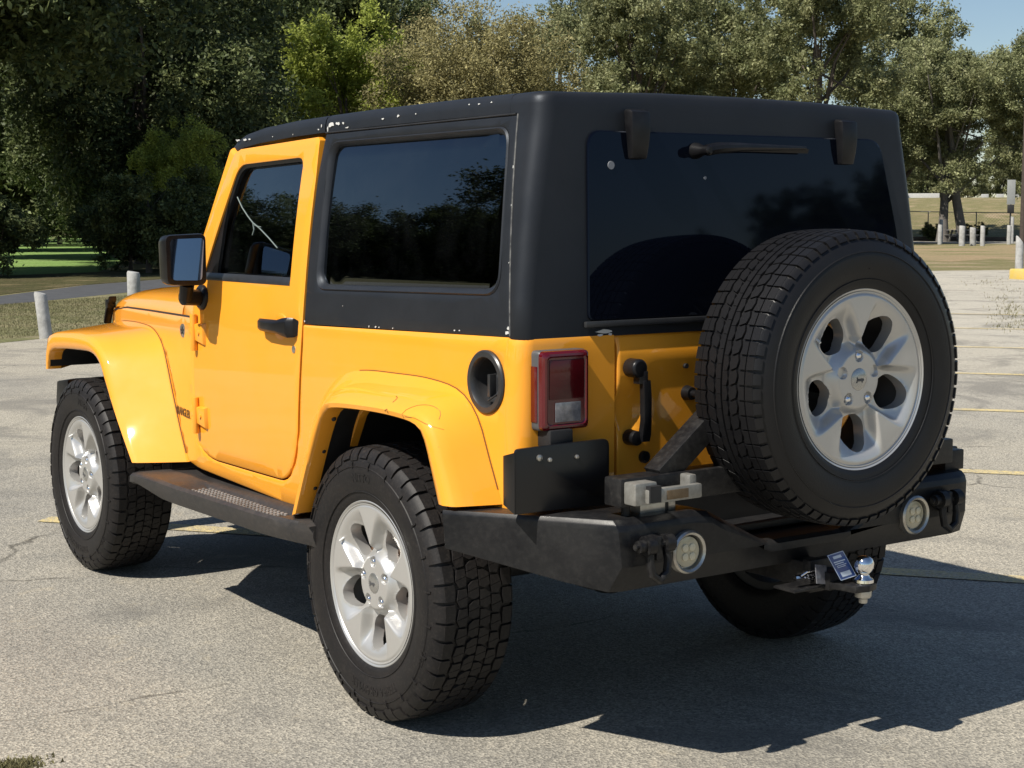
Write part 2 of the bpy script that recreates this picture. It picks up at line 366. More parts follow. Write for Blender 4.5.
# ================================================================== VEHICLE
car = empty('offroad_car'); tag(car, 'amber yellow two door off-road car with black hardtop and rear spare wheel', 'car')
def sm(a, b, x):
    t = max(0., min(1., (x-a)/(b-a))); return t*t*(3-2*t)
def ysurf(x, z):
    y = .792 - .012*((z-.9)/.35)**2 if z < 1.12 else .792-.012*((1.12-.9)/.35)**2 - .0768*(z-1.12) - .10*(z-1.12)**2
    if x > 1.46: y -= (x-1.46)*.163
    return y
def side(off=0.):
    return lambda a, b, d: Vector((a, ysurf(a, b)+off-d, b))
# --- body side panels (quarter, rocker, cowl side, inner fender)
body_out = [(-.568, .62), (-.45, .62), (-.41, .80), (-.33, .925), (-.2, .965), (.0, .965), (.12, .945), (.22, .87), (.33, .70), (.42, .53),
            (.50, .522), (.78, .522), (1.62, .553), (1.66, .62), (1.75, .78), (1.86, .92), (2.0, .985), (2.15, 1.0), (2.86, .99), (2.87, 1.055),
            (2.75, 1.085), (2.2, 1.098), (1.60, 1.108), (1.458, 1.112), (1.460, 1.05), (1.483, .738)]
def bez(a, b, c, n=9): return [tuple(np.array(a)*(1-t)**2+np.array(b)*2*t*(1-t)+np.array(c)*t*t) for t in np.linspace(0, 1, n)]
body_out += bez((1.482, .735), (1.480, .600), (1.283, .594))+[(1.0, .594)]+bez((.785, .595), (.662, .592), (.621, .779))+[(.583, 1.127), (-.568, 1.156)]
bodies = []
fh = [(-.476+.078*math.cos(2*PI*k/32), 1.032+.078*math.sin(2*PI*k/32)) for k in range(32)]
body = panel('body', body_out, [fh], side(), .03, mYel, car, mirror=False)
panel('body', body_out, [], side(), .03, mYel, car, mirror=True)
# rear corners + rear face + tailgate opening
def rear_wrap(ys_end, mirror):
    mb = MB(); rings = []
    prof = [(.62, .004), (.66, 0), (.9, 0), (1.10, 0), (1.135, .001), (1.150, .003), (1.159, .007)]
    for z, ins in prof:
        y0 = ysurf(-.568, z)-ins; xr = -.622+ins; r = .045; ring = [(-.5675, y0, z)]
        for k in range(0, 7):
            a = PI/2*k/6; ring.append((xr+r-r*math.sin(a), y0-r+r*math.cos(a), z))
        ring += [(xr, y0-.15, z), (xr, ys_end+.004, z), (xr+.03, ys_end+.004, z)]
        rings.append(ring)
    mb.loft(rings, closed=False, caps=False); return mb.build('rear_corner', mYel, car, mirror=mirror)
rear_wrap(.468, False); rear_wrap(.60, True)
# tailgate
def tg(a, b, d):
    x = -.626 + d - .006*sm(.40, .34, abs(a+.07)-.02)*0
    if b > 1.115: x += (b-1.115)*.45
    # embossed recess behind the spare
    e = sm(.44, .40, abs(a+.075)) * sm(1.07, 1.04, b) * sm(.70, .73, b); x += .006*e
    # thumb recess by the handle
    rr = math.hypot(a-.425, (b-.945)/1.25); x += .022*sm(.062, .03, rr)
    return Vector((x, a, b))
tgate = panel('tailgate', rrect([(.464, .645), (.464, 1.160), (-.60, 1.160), (-.60, .645)], .012), [], tg, .03, mYel, car, step=.025, edge=.005)
MB().box(-.595, -.565, -.735, .735, .56, 1.15).build('rear_inner_panel', mBlk, car)
# handle of the tailgate
mb = MB(); mb.lathe([(-.63, .026), (-.672, .026), (-.678, .021)], (0, .425, 1.062), 'x', 20)
mb.loft([[(x, .415+dy, z) for x, dy, z in ((-.655, -.014, z0), (-.655+.006, .014, z0), (-.675, .014, z0), (-.681, -.012, z0))] for z0 in (1.055, 1.02)])
mb.loft([[(-.660-o_, .405+w_, z), (-.680-o_, .405+w_, z), (-.680-o_, .405-w_, z), (-.660-o_, .405-w_, z)] for z, w_, o_ in ((1.03, .012, 0), (.99, .013, .004), (.92, .013, .005), (.88, .015, .0), (.862, .012, -.002))])
mb.lathe([(-.628, .022), (-.668, .020)], (0, .428, .872), 'x', 16)
mb.build('tailgate_handle', mPlas, tgate, bevel=.002)
MB().lathe([(-.622, .017), (-.636, .017), (-.638, .010), (-.632, .008)], (0, .373, .812), 'x', 16).build('lock', mPlas, tgate)
mb = MB(); mb.lathe([(-.62, .007), (-.632, .007)], (0, .222, 1.055), 'x', 10); mb.build('hole_plug', mBlk, tgate)
mb = MB(); mb.lathe([(-.62, .022), (-.645, .018), (-.646, .010), (-.675, .009), (-.676, .014), (-.69, .012)], (0, .212, .978), 'x', 14); mb.build('rubber_stop', mPlas, tgate)
for z in (.80, 1.02):
    MB().box(-.655, -.622, -.66, -.58, z-.035, z+.035).build('tailgate_hinge', mYel, car, bevel=.006)
# --- doors
def bez(a, b, c, n=9): return [tuple(np.array(a)*(1-t)**2+np.array(b)*2*t*(1-t)+np.array(c)*t*t) for t in np.linspace(0, 1, n)]
door_out = [(1.454, 1.112), (1.456, 1.05)] + bez((1.477, .738), (1.474, .606), (1.283, .600)) + bez((.785, .601), (.668, .598), (.627, .779)) + [(.589, 1.127),
            (.588, 1.25), (.592, 1.60), (.603, 1.718), (.615, 1.729), (1.19, 1.712), (1.236, 1.700), (1.333, 1.529), (1.392, 1.421), (1.47, 1.27), (1.462, 1.20)]
door_hole = rrect([(1.185, 1.657), (.692, 1.668), (.688, 1.257), (1.385, 1.257)], [.05, .045, .03, .02])
def hinge(parent, x, z, mirror):
    mb = MB(); y = ysurf(x, z)
    mb.hexa([(x+.07, y, z-.020), (x+.07, y, z+.04), (x-.068, y, z+.042), (x-.068, y, z-.042), (x+.064, y+.016, z-.014), (x+.064, y+.018, z+.034), (x-.062, y+.018, z+.036), (x-.062, y+.016, z-.034)])
    mb.tube([(x+.016, y+.016, z-.062), (x+.016, y+.016, z+.072)], .013, 10)
    o_ = mb.build('door_hinge', mYel, parent, bevel=.003, mirror=mirror)
    hg = parent.children[-1] if False else o_
    for q in ((x-.03, y+.0165, z+.005), (x+.045, y+.0155, z+.008)): MB().lathe([(0, .009), (.0045, .008)], q, 'y', 8).build('hinge_bolt', mYel, hg, mirror=mirror)
def handle(parent, mirror):
    y = .79; mb = MB()
    rings = []
    for x, h, o_ in ((.855, .016, .020), (.845, .021, .034), (.80, .022, .044), (.70, .023, .046), (.672, .030, .040), (.64, .034, .036), (.618, .032, .018), (.612, .026, .0)):
        zc = 1.117; rings.append([(x, y+a*o_+.0, zc+b*h) for a, b in ((.35, -.75), (.35, .75), (.75, 1), (1, .55), (1, -.55), (.75, -1))])
    mb.loft(rings); mb.build('door_handle', mPlas, parent, bevel=.003, mirror=mirror)
    mb = MB(); mb.lathe([(0, .013), (.006, .012), (.007, .008)], (.640, y, 1.045), 'y', 14); mb.build('key_lock', mSteel, parent, mirror=mirror)
    mb = MB(); mb.lathe([(-.001, .046), (.0035, .043)], (.735, y, 1.112), 'y', 28, sx=1.15); mb.lathe([(.0036, .041), (.0045, .039), (.0046, .02)], (.735, y, 1.112), 'y', 28, sx=1.15); mb.build('handle_cup', simpleCup, parent, mirror=mirror)
simpleCup = simple('amber_recess', (.80, .30, .012), .5, coat=.4)
for mir in (False, True):
    d = panel('door', door_out, [door_hole], side(.004), .045, mYel, car, mirror=mir, edge=.005)
    for z in (1.052, .747): hinge(d, 1.40, z, mir)
    handle(d, mir)
    f = 1 if not mir else -1
    # glass, seal
    q = [(1.20, 1.665), (.68, 1.676), (.676, 1.25), (1.40, 1.25)]
    panel('window', q, [], side(-.026), .004, mGlassF, d, mirror=mir, edge=.0005)
    mb = MB(); inner = [(x-(x-.98)*.035, z-(z-1.46)*.06) for x, z in door_hole]
    mb.loft([[(x, ysurf(x, z)-.004, z) for x, z in door_hole], [(x, ysurf(x, z)-.010, z) for x, z in inner], [(x, ysurf(x, z)-.024, z) for x, z in inner]], caps=False); mb.build('window_seal', mPlas, d, mirror=mir)
    mb = MB(); mb.loft([[(x, ysurf(x, 1.258)+a, z) for a, z in ((-.012, 1.250), (.006, 1.250), (.007, 1.258), (-.002, 1.276), (-.014, 1.276))] for x in (.690, 1.385)]); mb.build('belt_seal', mDGrey, d, mirror=mir)
    # corner sail (dark) at front lower corner
    mb = MB(); tri = [(1.385, 1.262), (1.285, 1.262), (1.262, 1.45), (1.235, 1.57), (1.28, 1.52)]
    mb.loft([[(x, ysurf(x, z)-.006, z) for x, z in tri], [(x, ysurf(x, z)-.018, z) for x, z in tri]]); mb.build('mirror_sail', mPlas, d, mirror=mir)
    if not mir:
        mb = MB(); yy = lambda z: ysurf(1, z)-.0245
        for P, r in (([(1.22, 1.545), (1.17, 1.508), (1.115, 1.477), (1.07, 1.455)], .0022), ([(1.07, 1.455), (1.055, 1.43), (1.063, 1.412)], .0018), ([(1.07, 1.455), (1.01, 1.435), (.93, 1.402), (.86, 1.37)], .0022), ([(1.10, 1.468), (1.05, 1.445), (1.0, 1.44)], .0014)):
            mb.tube([(x, yy(z), z) for x, z in P], r, 5)
        mb.build('glass_streak', simple('streak_white', (.14, .175, .16), .5), d)  # thin pale branching lines on the pane
    # mirror
    mb = MB(); rings = []
    for x, s_ in ((1.222, 1.0), (1.235, 1.03), (1.28, 1.0), (1.315, .86), (1.33, .60)):
        cy, cz = .910, 1.327; rings.append([(x, cy+(a-cy)*s_, cz+(b-cz)*s_) for a, b in rrect([(.836, 1.238), (.980, 1.240), (.984, 1.410), (.836, 1.416)], .022, 4)])
    mb.loft(rings); mh = mb.build('side_mirror', mPlas, d, mirror=mir, smooth=50)
    mb = MB(); g = rrect([(.862, 1.254), (.966, 1.256), (.968, 1.398), (.848, 1.402)], .014, 4)
    mx_ = lambda a, b, o_: (o_+.13*(a-.91)+.06*(b-1.327), a, b)
    mb.loft([[mx_(a, b, 1.224) for a, b in g], [mx_(a, b, 1.211) for a, b in g]]); mb.build('mirror_glass', mMirror, mh, mirror=mir, smooth=0)
    mb = MB(); mb.tube([(1.30, .875, 1.24), (1.335, .868, 1.185)], [.026, .024], 12); mb.tube([(1.345, .872, 1.190), (1.365, .80, 1.185)], .030, 12)
    mb.lathe([(0, .048), (.012, .046), (.02, .036)], (1.372, .783, 1.185), 'y', 18); mb.build('mirror_arm', mPlas, mh, mirror=mir, bevel=.002)
# dark jamb behind the seams
for s_ in (1, -1):
    mb = MB(); mb.box(1.43, 1.50, min(s_*.745, s_*.70), max(s_*.745, s_*.70), .55, 1.2); mb.box(.56, .64, min(s_*.745, s_*.70), max(s_*.745, s_*.70), .55, 1.2)
    mb.box(.6, 1.5, min(s_*.745, s_*.70), max(s_*.745, s_*.70), .54, .62)
    mb.build('door_jamb', mBlk, car)
# --- cowl, hood, grille, windshield
mb = MB(); rings = []
for x in (1.455, 1.50, 1.62):
    wd = ysurf(x, 1.10)-.004; rings.append([(x, y, z) for y, z in ((-wd, 1.06), (-wd, 1.105), (-wd+.006, 1.15), (-wd+.04, 1.19), (0, 1.215), (wd-.04, 1.19), (wd-.006, 1.15), (wd, 1.105), (wd, 1.06))])
mb.loft(rings); mb.build('cowl', mYel, car, bevel=.004)
mb = MB(); rings = []
for x, h, dz in ((1.628, 1, 0), (1.8, 1, -.002), (2.1, .99, -.005), (2.4, .95, -.010), (2.6, .87, -.013), (2.74, .70, -.018), (2.82, .48, -.022), (2.86, .25, -.03), (2.87, .06, -.04)):
    wd = ysurf(x, 1.10)-.002; b = 1.104+dz
    c = [(wd, 0), (wd-.001, .010), (wd-.004, .028), (wd-.012, .046), (wd-.035, .066), (wd-.08, .080), (wd-.16, .091), (wd-.3, .100), (0, .106)]
    rings.append([(x, y, b+z*h) for y, z in c] + [(x, -y, b+z*h) for y, z in reversed(c[:-1])])
mb.loft(rings, closed=True); hood = mb.build('hood', mYel, car, smooth=50)
for s_ in (1, -1):
    mb = MB(); y = s_*.575
    mb.loft([[(x, y+s_*a, z) for a in (-.018, .018) for z in ((z0-t), (z0+t))][:2] + [(x, y+s_*.018, z0+t), (x, y+s_*.018, z0-t)] for x, z0, t in ((2.84, 1.118, .010), (2.885, 1.07, .014), (2.915, 1.01, .010))])
    mb.box(2.855, 2.885, y-.020, y+.020, 1.075, 1.112); mb.build('hood_latch', mPlas, hood, bevel=.004)
mb = MB(); mb.box(2.872, 2.915, -.555, .555, .72, 1.072); gr = mb.build('grille', mYel, car, bevel=.015)
for k in range(7):
    mb = MB(); y = (k-3)*.085; mb.prism(rrect([(y-.022, .80), (y+.022, .80), (y+.022, 1.03), (y-.022, 1.03)], .02), 'x', 2.914, 2.918); mb.build('grille_slot', mBlk, gr)
for s_ in (1, -1):
    mb = MB(); mb.lathe([(2.914, .09), (2.93, .088), (2.94, .06), (2.945, .01)], (0, s_*.42, .93), 'x', 28); mb.build('headlight', mClear, gr)
mb = MB(); prof = [(2.98, .58), (3.13, .59), (3.15, .64), (3.13, .735), (2.98, .755)]
mb.loft([[(x-dx, y, z) for x, z in prof] for y, dx in ((-.755, .03), (-.70, .0), (-.3, 0), (.3, 0), (.70, .0), (.755, .03))]); mb.build('front_bumper', mBump, car, bevel=.01)
# windshield frame in its leaning plane
def wsp(y, t, d): # t 0..1 from bottom to top
    b = Vector((1.545, 0, 1.205)); tp = Vector((1.262, 0, 1.722)); nrm = Vector((.877, 0, .48))
    p = b.lerp(tp, t) - nrm*d; return Vector((p.x, y, p.z))
out = [(.775, 0), (.712, 1), (-.712, 1), (-.775, 0)]; inn = rrect([(.70, .09), (.645, .93), (-.645, .93), (-.70, .09)], .05, 4)
mb = MB()
ro = rrect(out, [.01, .03, .03, .01], 4)
k = len(ro)
rin = []
for i in range(k):     # align inner loop with the outer
    rin.append(inn[min(range(len(inn)), key=lambda j: abs(math.atan2(inn[j][1]-.5, inn[j][0])-math.atan2(ro[i][1]-.5, ro[i][0])))])
inn2 = inn
mb.loft([[wsp(a, b, .0) for a, b in inn2], [wsp(a, b, .0) for a, b in ro], [wsp(a, b, .05) for a, b in ro], [wsp(a, b, .05) for a, b in inn2], [wsp(a, b, .0) for a, b in inn2]], caps=False)
wf = mb.build('windshield_frame', mYel, car, smooth=40)
mb = MB(); g = [(.715, .07), (.655, .95), (-.655, .95), (-.715, .07)]
mb.loft([[wsp(a, b, .022) for a, b in g], [wsp(a, b, .027) for a, b in g]]); mb.build('windshield', mGlassF, wf)
for s_ in (1, -1):
    mb = MB(); mb.tube([(x, s_*(ysurf(x, 1.10)-.001), z) for x, z in ((1.47, 1.109), (1.62, 1.1075), (2.2, 1.098), (2.6, 1.090), (2.86, 1.066))], .0035, 6); mb.build('hood_seam', mBlk, car)
# --- flares
mGask = simple('gasket', (.16, .06, .008), .7)
def flare(name, arch, ridge, junc, ya, yr, jin, mirror, inner_y=.55):
    n = 40; A = spline(arch, n); B = spline(ridge, n); J = spline(junc, n); mb = MB(); rings = []
    for i in range(n):
        a, b, j = A[i], B[i], J[i]; yj = ysurf(j[0], j[1]) + .002
        t = i/(n-1)
        yr_ = yr if not callable(yr) else yr(t)
        mid = [(b[0]*(1-s_)+j[0]*s_, yr_*(1-s_)+yj*s_, b[1]*(1-s_)+j[1]*s_) for s_ in (.06, .3, .6, .85, .97)]
        # soft dome of the outer surface
        mid = [(m_[0], m_[1]+.006*math.sin(PI*s_), m_[2]+.0) for m_, s_ in zip(mid, (.06, .3, .6, .85, .97))]
        lip = [(a[0], ya-.06, a[1]), (a[0], ya-.006, a[1]), (a[0]*.9+b[0]*.1, ya, a[1]*.9+b[1]*.1), (a[0]*.5+b[0]*.5, ya+.003, a[1]*.5+b[1]*.5), (a[0]*.12+b[0]*.88, yr_+.003, a[1]*.12+b[1]*.88)]
        j2 = (j[0], yj-.02, j[1]); rings.append(lip + mid + [(j[0], yj, j[1]), j2])
    mb.loft(rings, closed=False, caps=False)
    gk = [(p_[0], ysurf(*p_)+.0015, p_[1]) for p_ in (J[i] for i in range(3, n-1))]
    # closed bottoms
    for r_ in (rings[0], rings[-1]): mb.add(r_, [tuple(range(len(r_)))])
    o_ = mb.build(name, mYel, car, mirror=mirror, smooth=48)
    MB().tube(gk[14:] if 'rear' in name else gk, .0022, 6).build('flare_gasket', mGask, o_, mirror=mirror)
    return o_, A
farch = [(2.700, .83), (2.688, .885), (2.640, .918), (2.50, .932), (2.30, .939), (2.16, .936), (2.075, .905), (2.02, .840), (1.93, .73), (1.84, .635), (1.755, .546)]
fridge = [(2.722, .83), (2.722, .93), (2.68, .982), (2.50, .999), (2.33, 1.005), (2.17, .995), (2.06, .945), (1.99, .86), (1.89, .72), (1.80, .62), (1.725, .546)]
fjunc = [(2.76, .90), (2.77, .99), (2.70, 1.022), (2.50, 1.034), (2.30, 1.037), (2.13, 1.032), (2.00, 1.005), (1.90, .945), (1.78, .79), (1.69, .66), (1.61, .55)]
rarch = [(.385, .558), (.315, .70), (.245, .83), (.195, .892), (.13, .912), (-.07, .922), (-.22, .921), (-.32, .912), (-.365, .885), (-.405, .80), (-.44, .712)]
rridge = [(.425, .545), (.35, .70), (.285, .84), (.215, .920), (.14, .943), (-.07, .952), (-.24, .952), (-.355, .940), (-.415, .885), (-.465, .79), (-.505, .712)]
rjunc = [(.66, .522), (.60, .66), (.505, .83), (.405, .94), (.30, .993), (.175, 1.013), (-.0, 1.018), (-.19, 1.018), (-.345, .998), (-.435, .935), (-.49, .83), (-.545, .712)]
for mir in (False, True):
    fl, A = flare('front_fender_flare', farch, fridge, fjunc, .926, .918, None, mir)
    s_ = -1 if mir else 1
    mb = MB(); rings = []
    for y in (.915, .50): rings.append([(x-.004, y, z+.012) for x, z in A])
    mb.loft(rings, closed=False, caps=False); mb.build('wheel_liner', mBlk, fl, mirror=mir)
    mb = MB(); mb.box(2.712, 2.728, .83, .90, .93, .955); mb.build('marker_light', mRed2, fl, mirror=mir)
    fl, A = flare('rear_fender_flare', rarch, rridge, rjunc, .926, .916, None, mir)
    mb = MB(); rings = []
    A2 = [(x, z+.012) for x, z in A]
    for y in (.90, .45): rings.append([(x, y, z) for x, z in A2])
    mb.loft(rings, closed=False, caps=False); mb.build('wheel_liner', mBlk, fl, mirror=mir)
    for x, z in ((.215, .868), (.283, .762), (.345, .64)):
        MB().ball((x+.004, .878, z), .008, 8).build('rivet', mBlk, fl, mirror=mir)
    if not mir:
        # hairline cracks and scuffs in the flare's paint, laid on its surface
        from mathutils.bvhtree import BVHTree
        bvh = BVHTree.FromPolygons([v.co.copy() for v in fl.data.vertices], [tuple(p.vertices) for p in fl.data.polygons])
        def crack(pts, r=.0010):
            mb = MB(); P = []
            for x, z in spline(pts, 14) if len(pts) > 2 else pts:
                h = bvh.ray_cast(Vector((x, 1.5, z)), Vector((0, -1, 0)))[0]
                if h: P.append((x, h.y+.0004, z))
            if len(P) > 1: mb.tube(P, r, 4); mb.build('paint_crack', mScuff, fl)
        mScuff = simple('scuff_brown', (.20, .09, .02), .6)
        crack([(-.283, .915), (-.268, .932), (-.273, .946), (-.30, .960), (-.340, .962), (-.375, .950), (-.392, .93)]); crack([(-.283, .930), (-.33, .930), (-.38, .918), (-.415, .905)], .0008)
        crack([(-.164, .972), (-.18, .968), (-.184, .958)], .0014); crack([(-.434, .950), (-.473, .945)], .0008); crack([(-.174, .935), (-.184, .940), (-.19, .930)], .0014); crack([(-.40, .86), (-.43, .862)], .0007)
# --- underside, interior
mb = MB(); mb.box(-.55, 2.9, -.42, -.34, .50, .62); mb.box(-.55, 2.9, .34, .42, .50, .62); mb.box(-.5, -.2, -.45, .45, .42, .62); mb.box(.35, 1.1, -.5, .1, .42, .60)
mb.box(.1, 1.5, -.70, .70, .60, .66); mb.box(1.5, 2.8, -.42, .42, .55, 1.02); mb.box(-.56, .5, -.48, .48, .64, .70)
mb.build('chassis', mBlk, car, bevel=.01)
for x in (0, 2.424):
    mb = MB(); mb.tube([(x, -.68, .405), (x, .68, .405)], .045, 14); mb.ball((x, .0 if x == 0 else -.2, .405), .15, 16, sc=(1, .9, 1)); mb.build('axle', mBlk, car)
mb = MB(); mb.tube([(.3, -.35, .5), (-.25, -.5, .48), (-.68, -.52, .50)], .03, 10); mb.build('exhaust_pipe', mSteel, car)
inter = MB().box(-.5, 1.5, -.74, .74, .66, .70).build('interior_floor', mBlk, car)
for s_ in (1, -1):
    mb = MB(); y = s_*.36
    mb.box(.75, 1.20, y-.25, y+.25, .80, .96); mb.hexa([(.78, y-.24, .92), (.90, y-.24, .92), (.90, y+.24, .92), (.78, y+.24, .92), (.58, y-.22, 1.50), (.66, y-.22, 1.52), (.66, y+.22, 1.52), (.58, y+.22, 1.50)])
    mb.box(.55, .63, y-.12, y+.12, 1.52, 1.66); mb.build('seat', mCloth, car, bevel=.03)
mb = MB(); mb.box(-.25, .25, -.5, .5, .82, .98); mb.hexa([(-.25, -.5, .95), (-.15, -.5, .95), (-.15, .5, .95), (-.25, .5, .95), (-.38, -.48, 1.35), (-.30, -.48, 1.37), (-.30, .48, 1.37), (-.38, .48, 1.35)]); mb.build('rear_seat', mCloth, car, bevel=.03)
mb = MB(); mb.box(1.34, 1.52, -.70, .70, .92, 1.20); mb.build('dashboard', mPlas, car, bevel=.03)
mb = MB(); c = Vector((1.18, .36, 1.17)); ax = Vector((-.85, 0, .45)).normalized(); a1 = Vector((0,1,0)); a2 = ax.cross(a1)
mb.tube([c+(a1*math.cos(t)+a2*math.sin(t))*.19 for t in [2*PI*k_/28 for k_ in range(28)]], .015, 8, closed=True)
for t in (0, PI*.6, PI*1.4): mb.tube([c-ax*.03, c+(a1*math.sin(t)+a2*-math.cos(t))*.19], .014, 6)
mb.ball(tuple(c-ax*.03), .055, 10); mb.tube([c-ax*.03, c-ax*.3], .025, 8); mb.build('steering_wheel', mPlas, car)
mb = MB()
for s_ in (1, -1):
    mb.tube([(.50, s_*.62, .7), (.52, s_*.60, 1.55), (.54, s_*.55, 1.68)], .03, 10); mb.tube([(.54, s_*.55, 1.68), (-.15, s_*.56, 1.64), (-.45, s_*.62, 1.2)], .03, 10); mb.tube([(.54, s_*.55, 1.68), (1.24, s_*.58, 1.67)], .03, 10)
mb.tube([(.54, -.55, 1.68), (.54, .55, 1.68)], .03, 10); mb.build('roll_bar', mPlas, car)
mb = MB(); mb.box(1.20, 1.215, -.12, .12, 1.60, 1.66); mb.build('inside_mirror', mPlas, car, bevel=.008)
# --- hardtop
def xe(z): return -.4965-.079*(1.742-min(z, 1.742))/.585
mats2 = [mTop, mChip]
mb = MB()
def w_at(z): return ysurf(0, z)
sec = [(0, .0), (.001, .022), (.004, .038), (.010, .048), (.023, .054), (.08, .057), (.17, .059), (.30, .063), (.5, .068), (.703, .069)]  # (inset, height over 1.742)
def roof_ring(x, z0, wscale=1., hs=1.):
    wd = (w_at(1.742)-.0)*wscale
    l_ = [(x, wd-i, z0+h*hs) for i, h in sec[:-1]] + [(x, 0, z0+sec[-1][1]*hs)]
    return l_ + [(p[0], -p[1], p[2]) for p in reversed(l_[:-1])]
rings = [roof_ring(x, z0, 1, hs) for x, z0, hs in ((.572, 1.742, 1.), (.3, 1.745, 1), (-.1, 1.745, 1), (-.35, 1.744, 1), (-.46, 1.743, 1))]
mb.loft(rings, closed=False, caps=False); hard = mb.build('hardtop', mats2, car, smooth=50)
mb = MB(); rings = [roof_ring(x, z0, ws_, hs) for x, z0, hs, ws_ in ((.578, 1.742, 1., 1), (.8, 1.738, 1, 1), (1.05, 1.728, .98, 1), (1.18, 1.718, .90, 1), (1.25, 1.708, .72, .998), (1.29, 1.700, .45, .995), (1.305, 1.695, .15, .99))]
mb.loft(rings, closed=False, caps=False); frt = mb.build('front_roof_panel', mats2, car, smooth=50)
# rear shell: horizontal loops with rounded corners
def loop(z, ins, xr, r, rc=None):
    y0 = w_at(min(z, 1.742))-ins; ring = [((-.46 if z > 1.73 else xe(z)+.012), y0-(.0005 if z > 1.73 else .004), z), (xe(z)+.0015, y0-.001, z), (xe(z)-.0015, y0, z)]
    for k in range(0, 9):
        a = PI/2*k/8; ring.append((xr+r-r*math.sin(a), y0-r+r*math.cos(a), z))
    ring += [(xr, y0-.2, z), (xr, .3, z), (xr, 0, z)]
    return ring + [(p[0], -p[1], p[2]) for p in reversed(ring[:-1])]
mb = MB(); L = []
for z in (1.150, 1.156, 1.25, 1.4, 1.55, 1.68, 1.742): L.append(loop(z, .0 if z > 1.152 else .006, -.618+.035*(z-1.15), .040+.012*(z-1.15)/.59))
def cap_loop(i, h):
    z = 1.742+h; y0 = w_at(1.742)-i; r = max(.052-i*.5, .03); xr = -.597+i*.9; ring = [(-.46, y0, z), (-.49, y0, z), (-.50, y0, z)]
    for k in range(0, 9):
        a = PI/2*k/8; ring.append((max(xr+r-r*math.sin(a), xr), y0-r+r*math.cos(a), z))
    ring += [(xr, y0-.2, z+.004), (xr, .3, z+.010), (xr, 0, z+.012)]
    return ring + [(p[0], -p[1], p[2]) for p in reversed(ring[:-1])]
for i, h in sec[1:6]: L.append(cap_loop(i, h))
mb.loft(L, closed=False, caps=False)
# lid between the last cap loop and the roof
last = L[-1]; n_ = len(last)
mb.add(last + [(-.455, p[1], p[2]+.001) for p in last], [(i, i+1, n_+i+1, n_+i) for i in range(n_-1)])
mb.build('rear_shell', mats2, hard, smooth=50)
# sides with window
sw = rrect([(.497, 1.260), (.512, 1.694), (-.450, 1.692), (-.498, 1.280)], [.055, .05, .05, .07], 6)
def grow(poly, d):
    cx = sum(p[0] for p in poly)/len(poly); cz = sum(p[1] for p in poly)/len(poly)
    return [(x+d*(1 if x > cx else -1)*min(1, abs(x-cx)/.35), z+d*(1 if z > cz else -1)*min(1, abs(z-cz)/.15)) for x, z in poly]
sw_o = grow(sw, .018)
for mir in (False, True):
    o_ = panel('hardtop_side', [(xe(1.157)+.002, 1.157), (xe(1.738)+.002, 1.738), (.0, 1.740), (.570, 1.737), (.583, 1.60), (.581, 1.25), (.577, 1.131), (.3, 1.137)], [sw_o], side(), .03, mTop, hard, mirror=mir, edge=.004)
    o_.data.materials.append(mChip)
    mb = MB(); mb.loft([[(x, ysurf(x, z)-.001, z) for x, z in sw_o], [(x, ysurf(x, z)+.003, z) for x, z in grow(sw, .014)], [(x, ysurf(x, z)-.004, z) for x, z in grow(sw, .006)], [(x, ysurf(x, z)-.014, z) for x, z in sw], [(x, ysurf(x, z)-.03, z) for x, z in sw]], caps=False)
    mb.build('window_frame', mTop, o_, mirror=mir, smooth=60)
    g = grow(sw, .006); panel('side_window', g, [], side(-.015), .004, mGlassD, o_, mirror=mir, edge=.0005)
# corner seam filler with crumbled sealant
for s_ in (1, -1):
    mb = MB(); P = [(xe(z)+.0005, s_*(ysurf(0, z)-.001), z) for z in np.linspace(1.16, 1.74, 30)]; mb.tube(P, .0026, 6); mb.build('seam_sealant', simple('dirty_sealant', (.03, .031, .034), .8, var=.9, vscale=38, c2=(.22, .22, .21)), hard)
# gutter seam
for s_ in (1, -1):
    mb = MB(); mb.tube([(x, s_*(w_at(1.742)+.0015), 1.7405) for x in np.linspace(-.49, .57, 20)], .003, 6); mb.build('gutter_seam', mBlk, hard)
# chips of bare white plastic
def chips(parent, items, name='paint_chip'):
    for x, z, sx, sz in items:
        n_ = 9; sx *= .85; sz *= .8; rr = [random.uniform(.35, 1.1) for _ in range(n_)]
        top = z > 1.742
        def P(a, b, o_):
            if not top: return (x+a, ysurf(x+a, z+b)+.0012+o_, z+b)
            h = z+b-1.742; i = np.interp(h, [q[1] for q in sec], [q[0] for q in sec]); return (x+a, w_at(1.742)-i+.0022+o_, z+b+.0012)
        pts = [(sx*rr[k]*math.cos(2*PI*k/n_), sz*rr[k]*math.sin(2*PI*k/n_)) for k in range(n_)]
        mb = MB(); mb.loft([[P(a, b, -.001) for a, b in pts], [P(a, b, .0004) for a, b in pts]]); mb.build(name, mChip, parent)
chips(hard, [(.535, 1.762, .022, .011), (.490, 1.764, .020, .010), (.455, 1.763, .010, .006), (.43, 1.749, .014, .003), (.21, 1.763, .010, .004), (.12, 1.768, .012, .006),
             (.02, 1.768, .005, .003), (-.26, 1.778, .005, .003), (-.31, 1.776, .006, .003), (-.37, 1.777, .005, .003), (.556, 1.752, .007, .014),
             (.575, 1.140, .005, .004), (.16, 1.146, .004, .004), (.12, 1.147, .006, .004), (.10, 1.146, .004, .004), (.02, 1.148, .003, .003), (-.31, 1.160, .005, .003), (-.335, 1.161, .004, .003),
             (-.562, 1.168, .012, .007), (-.566, 1.180, .006, .006), (-.513, 1.60, .003, .006), (-.527, 1.50, .002, .004), (-.545, 1.35, .002, .004), (.33, 1.20, .002, .002)])
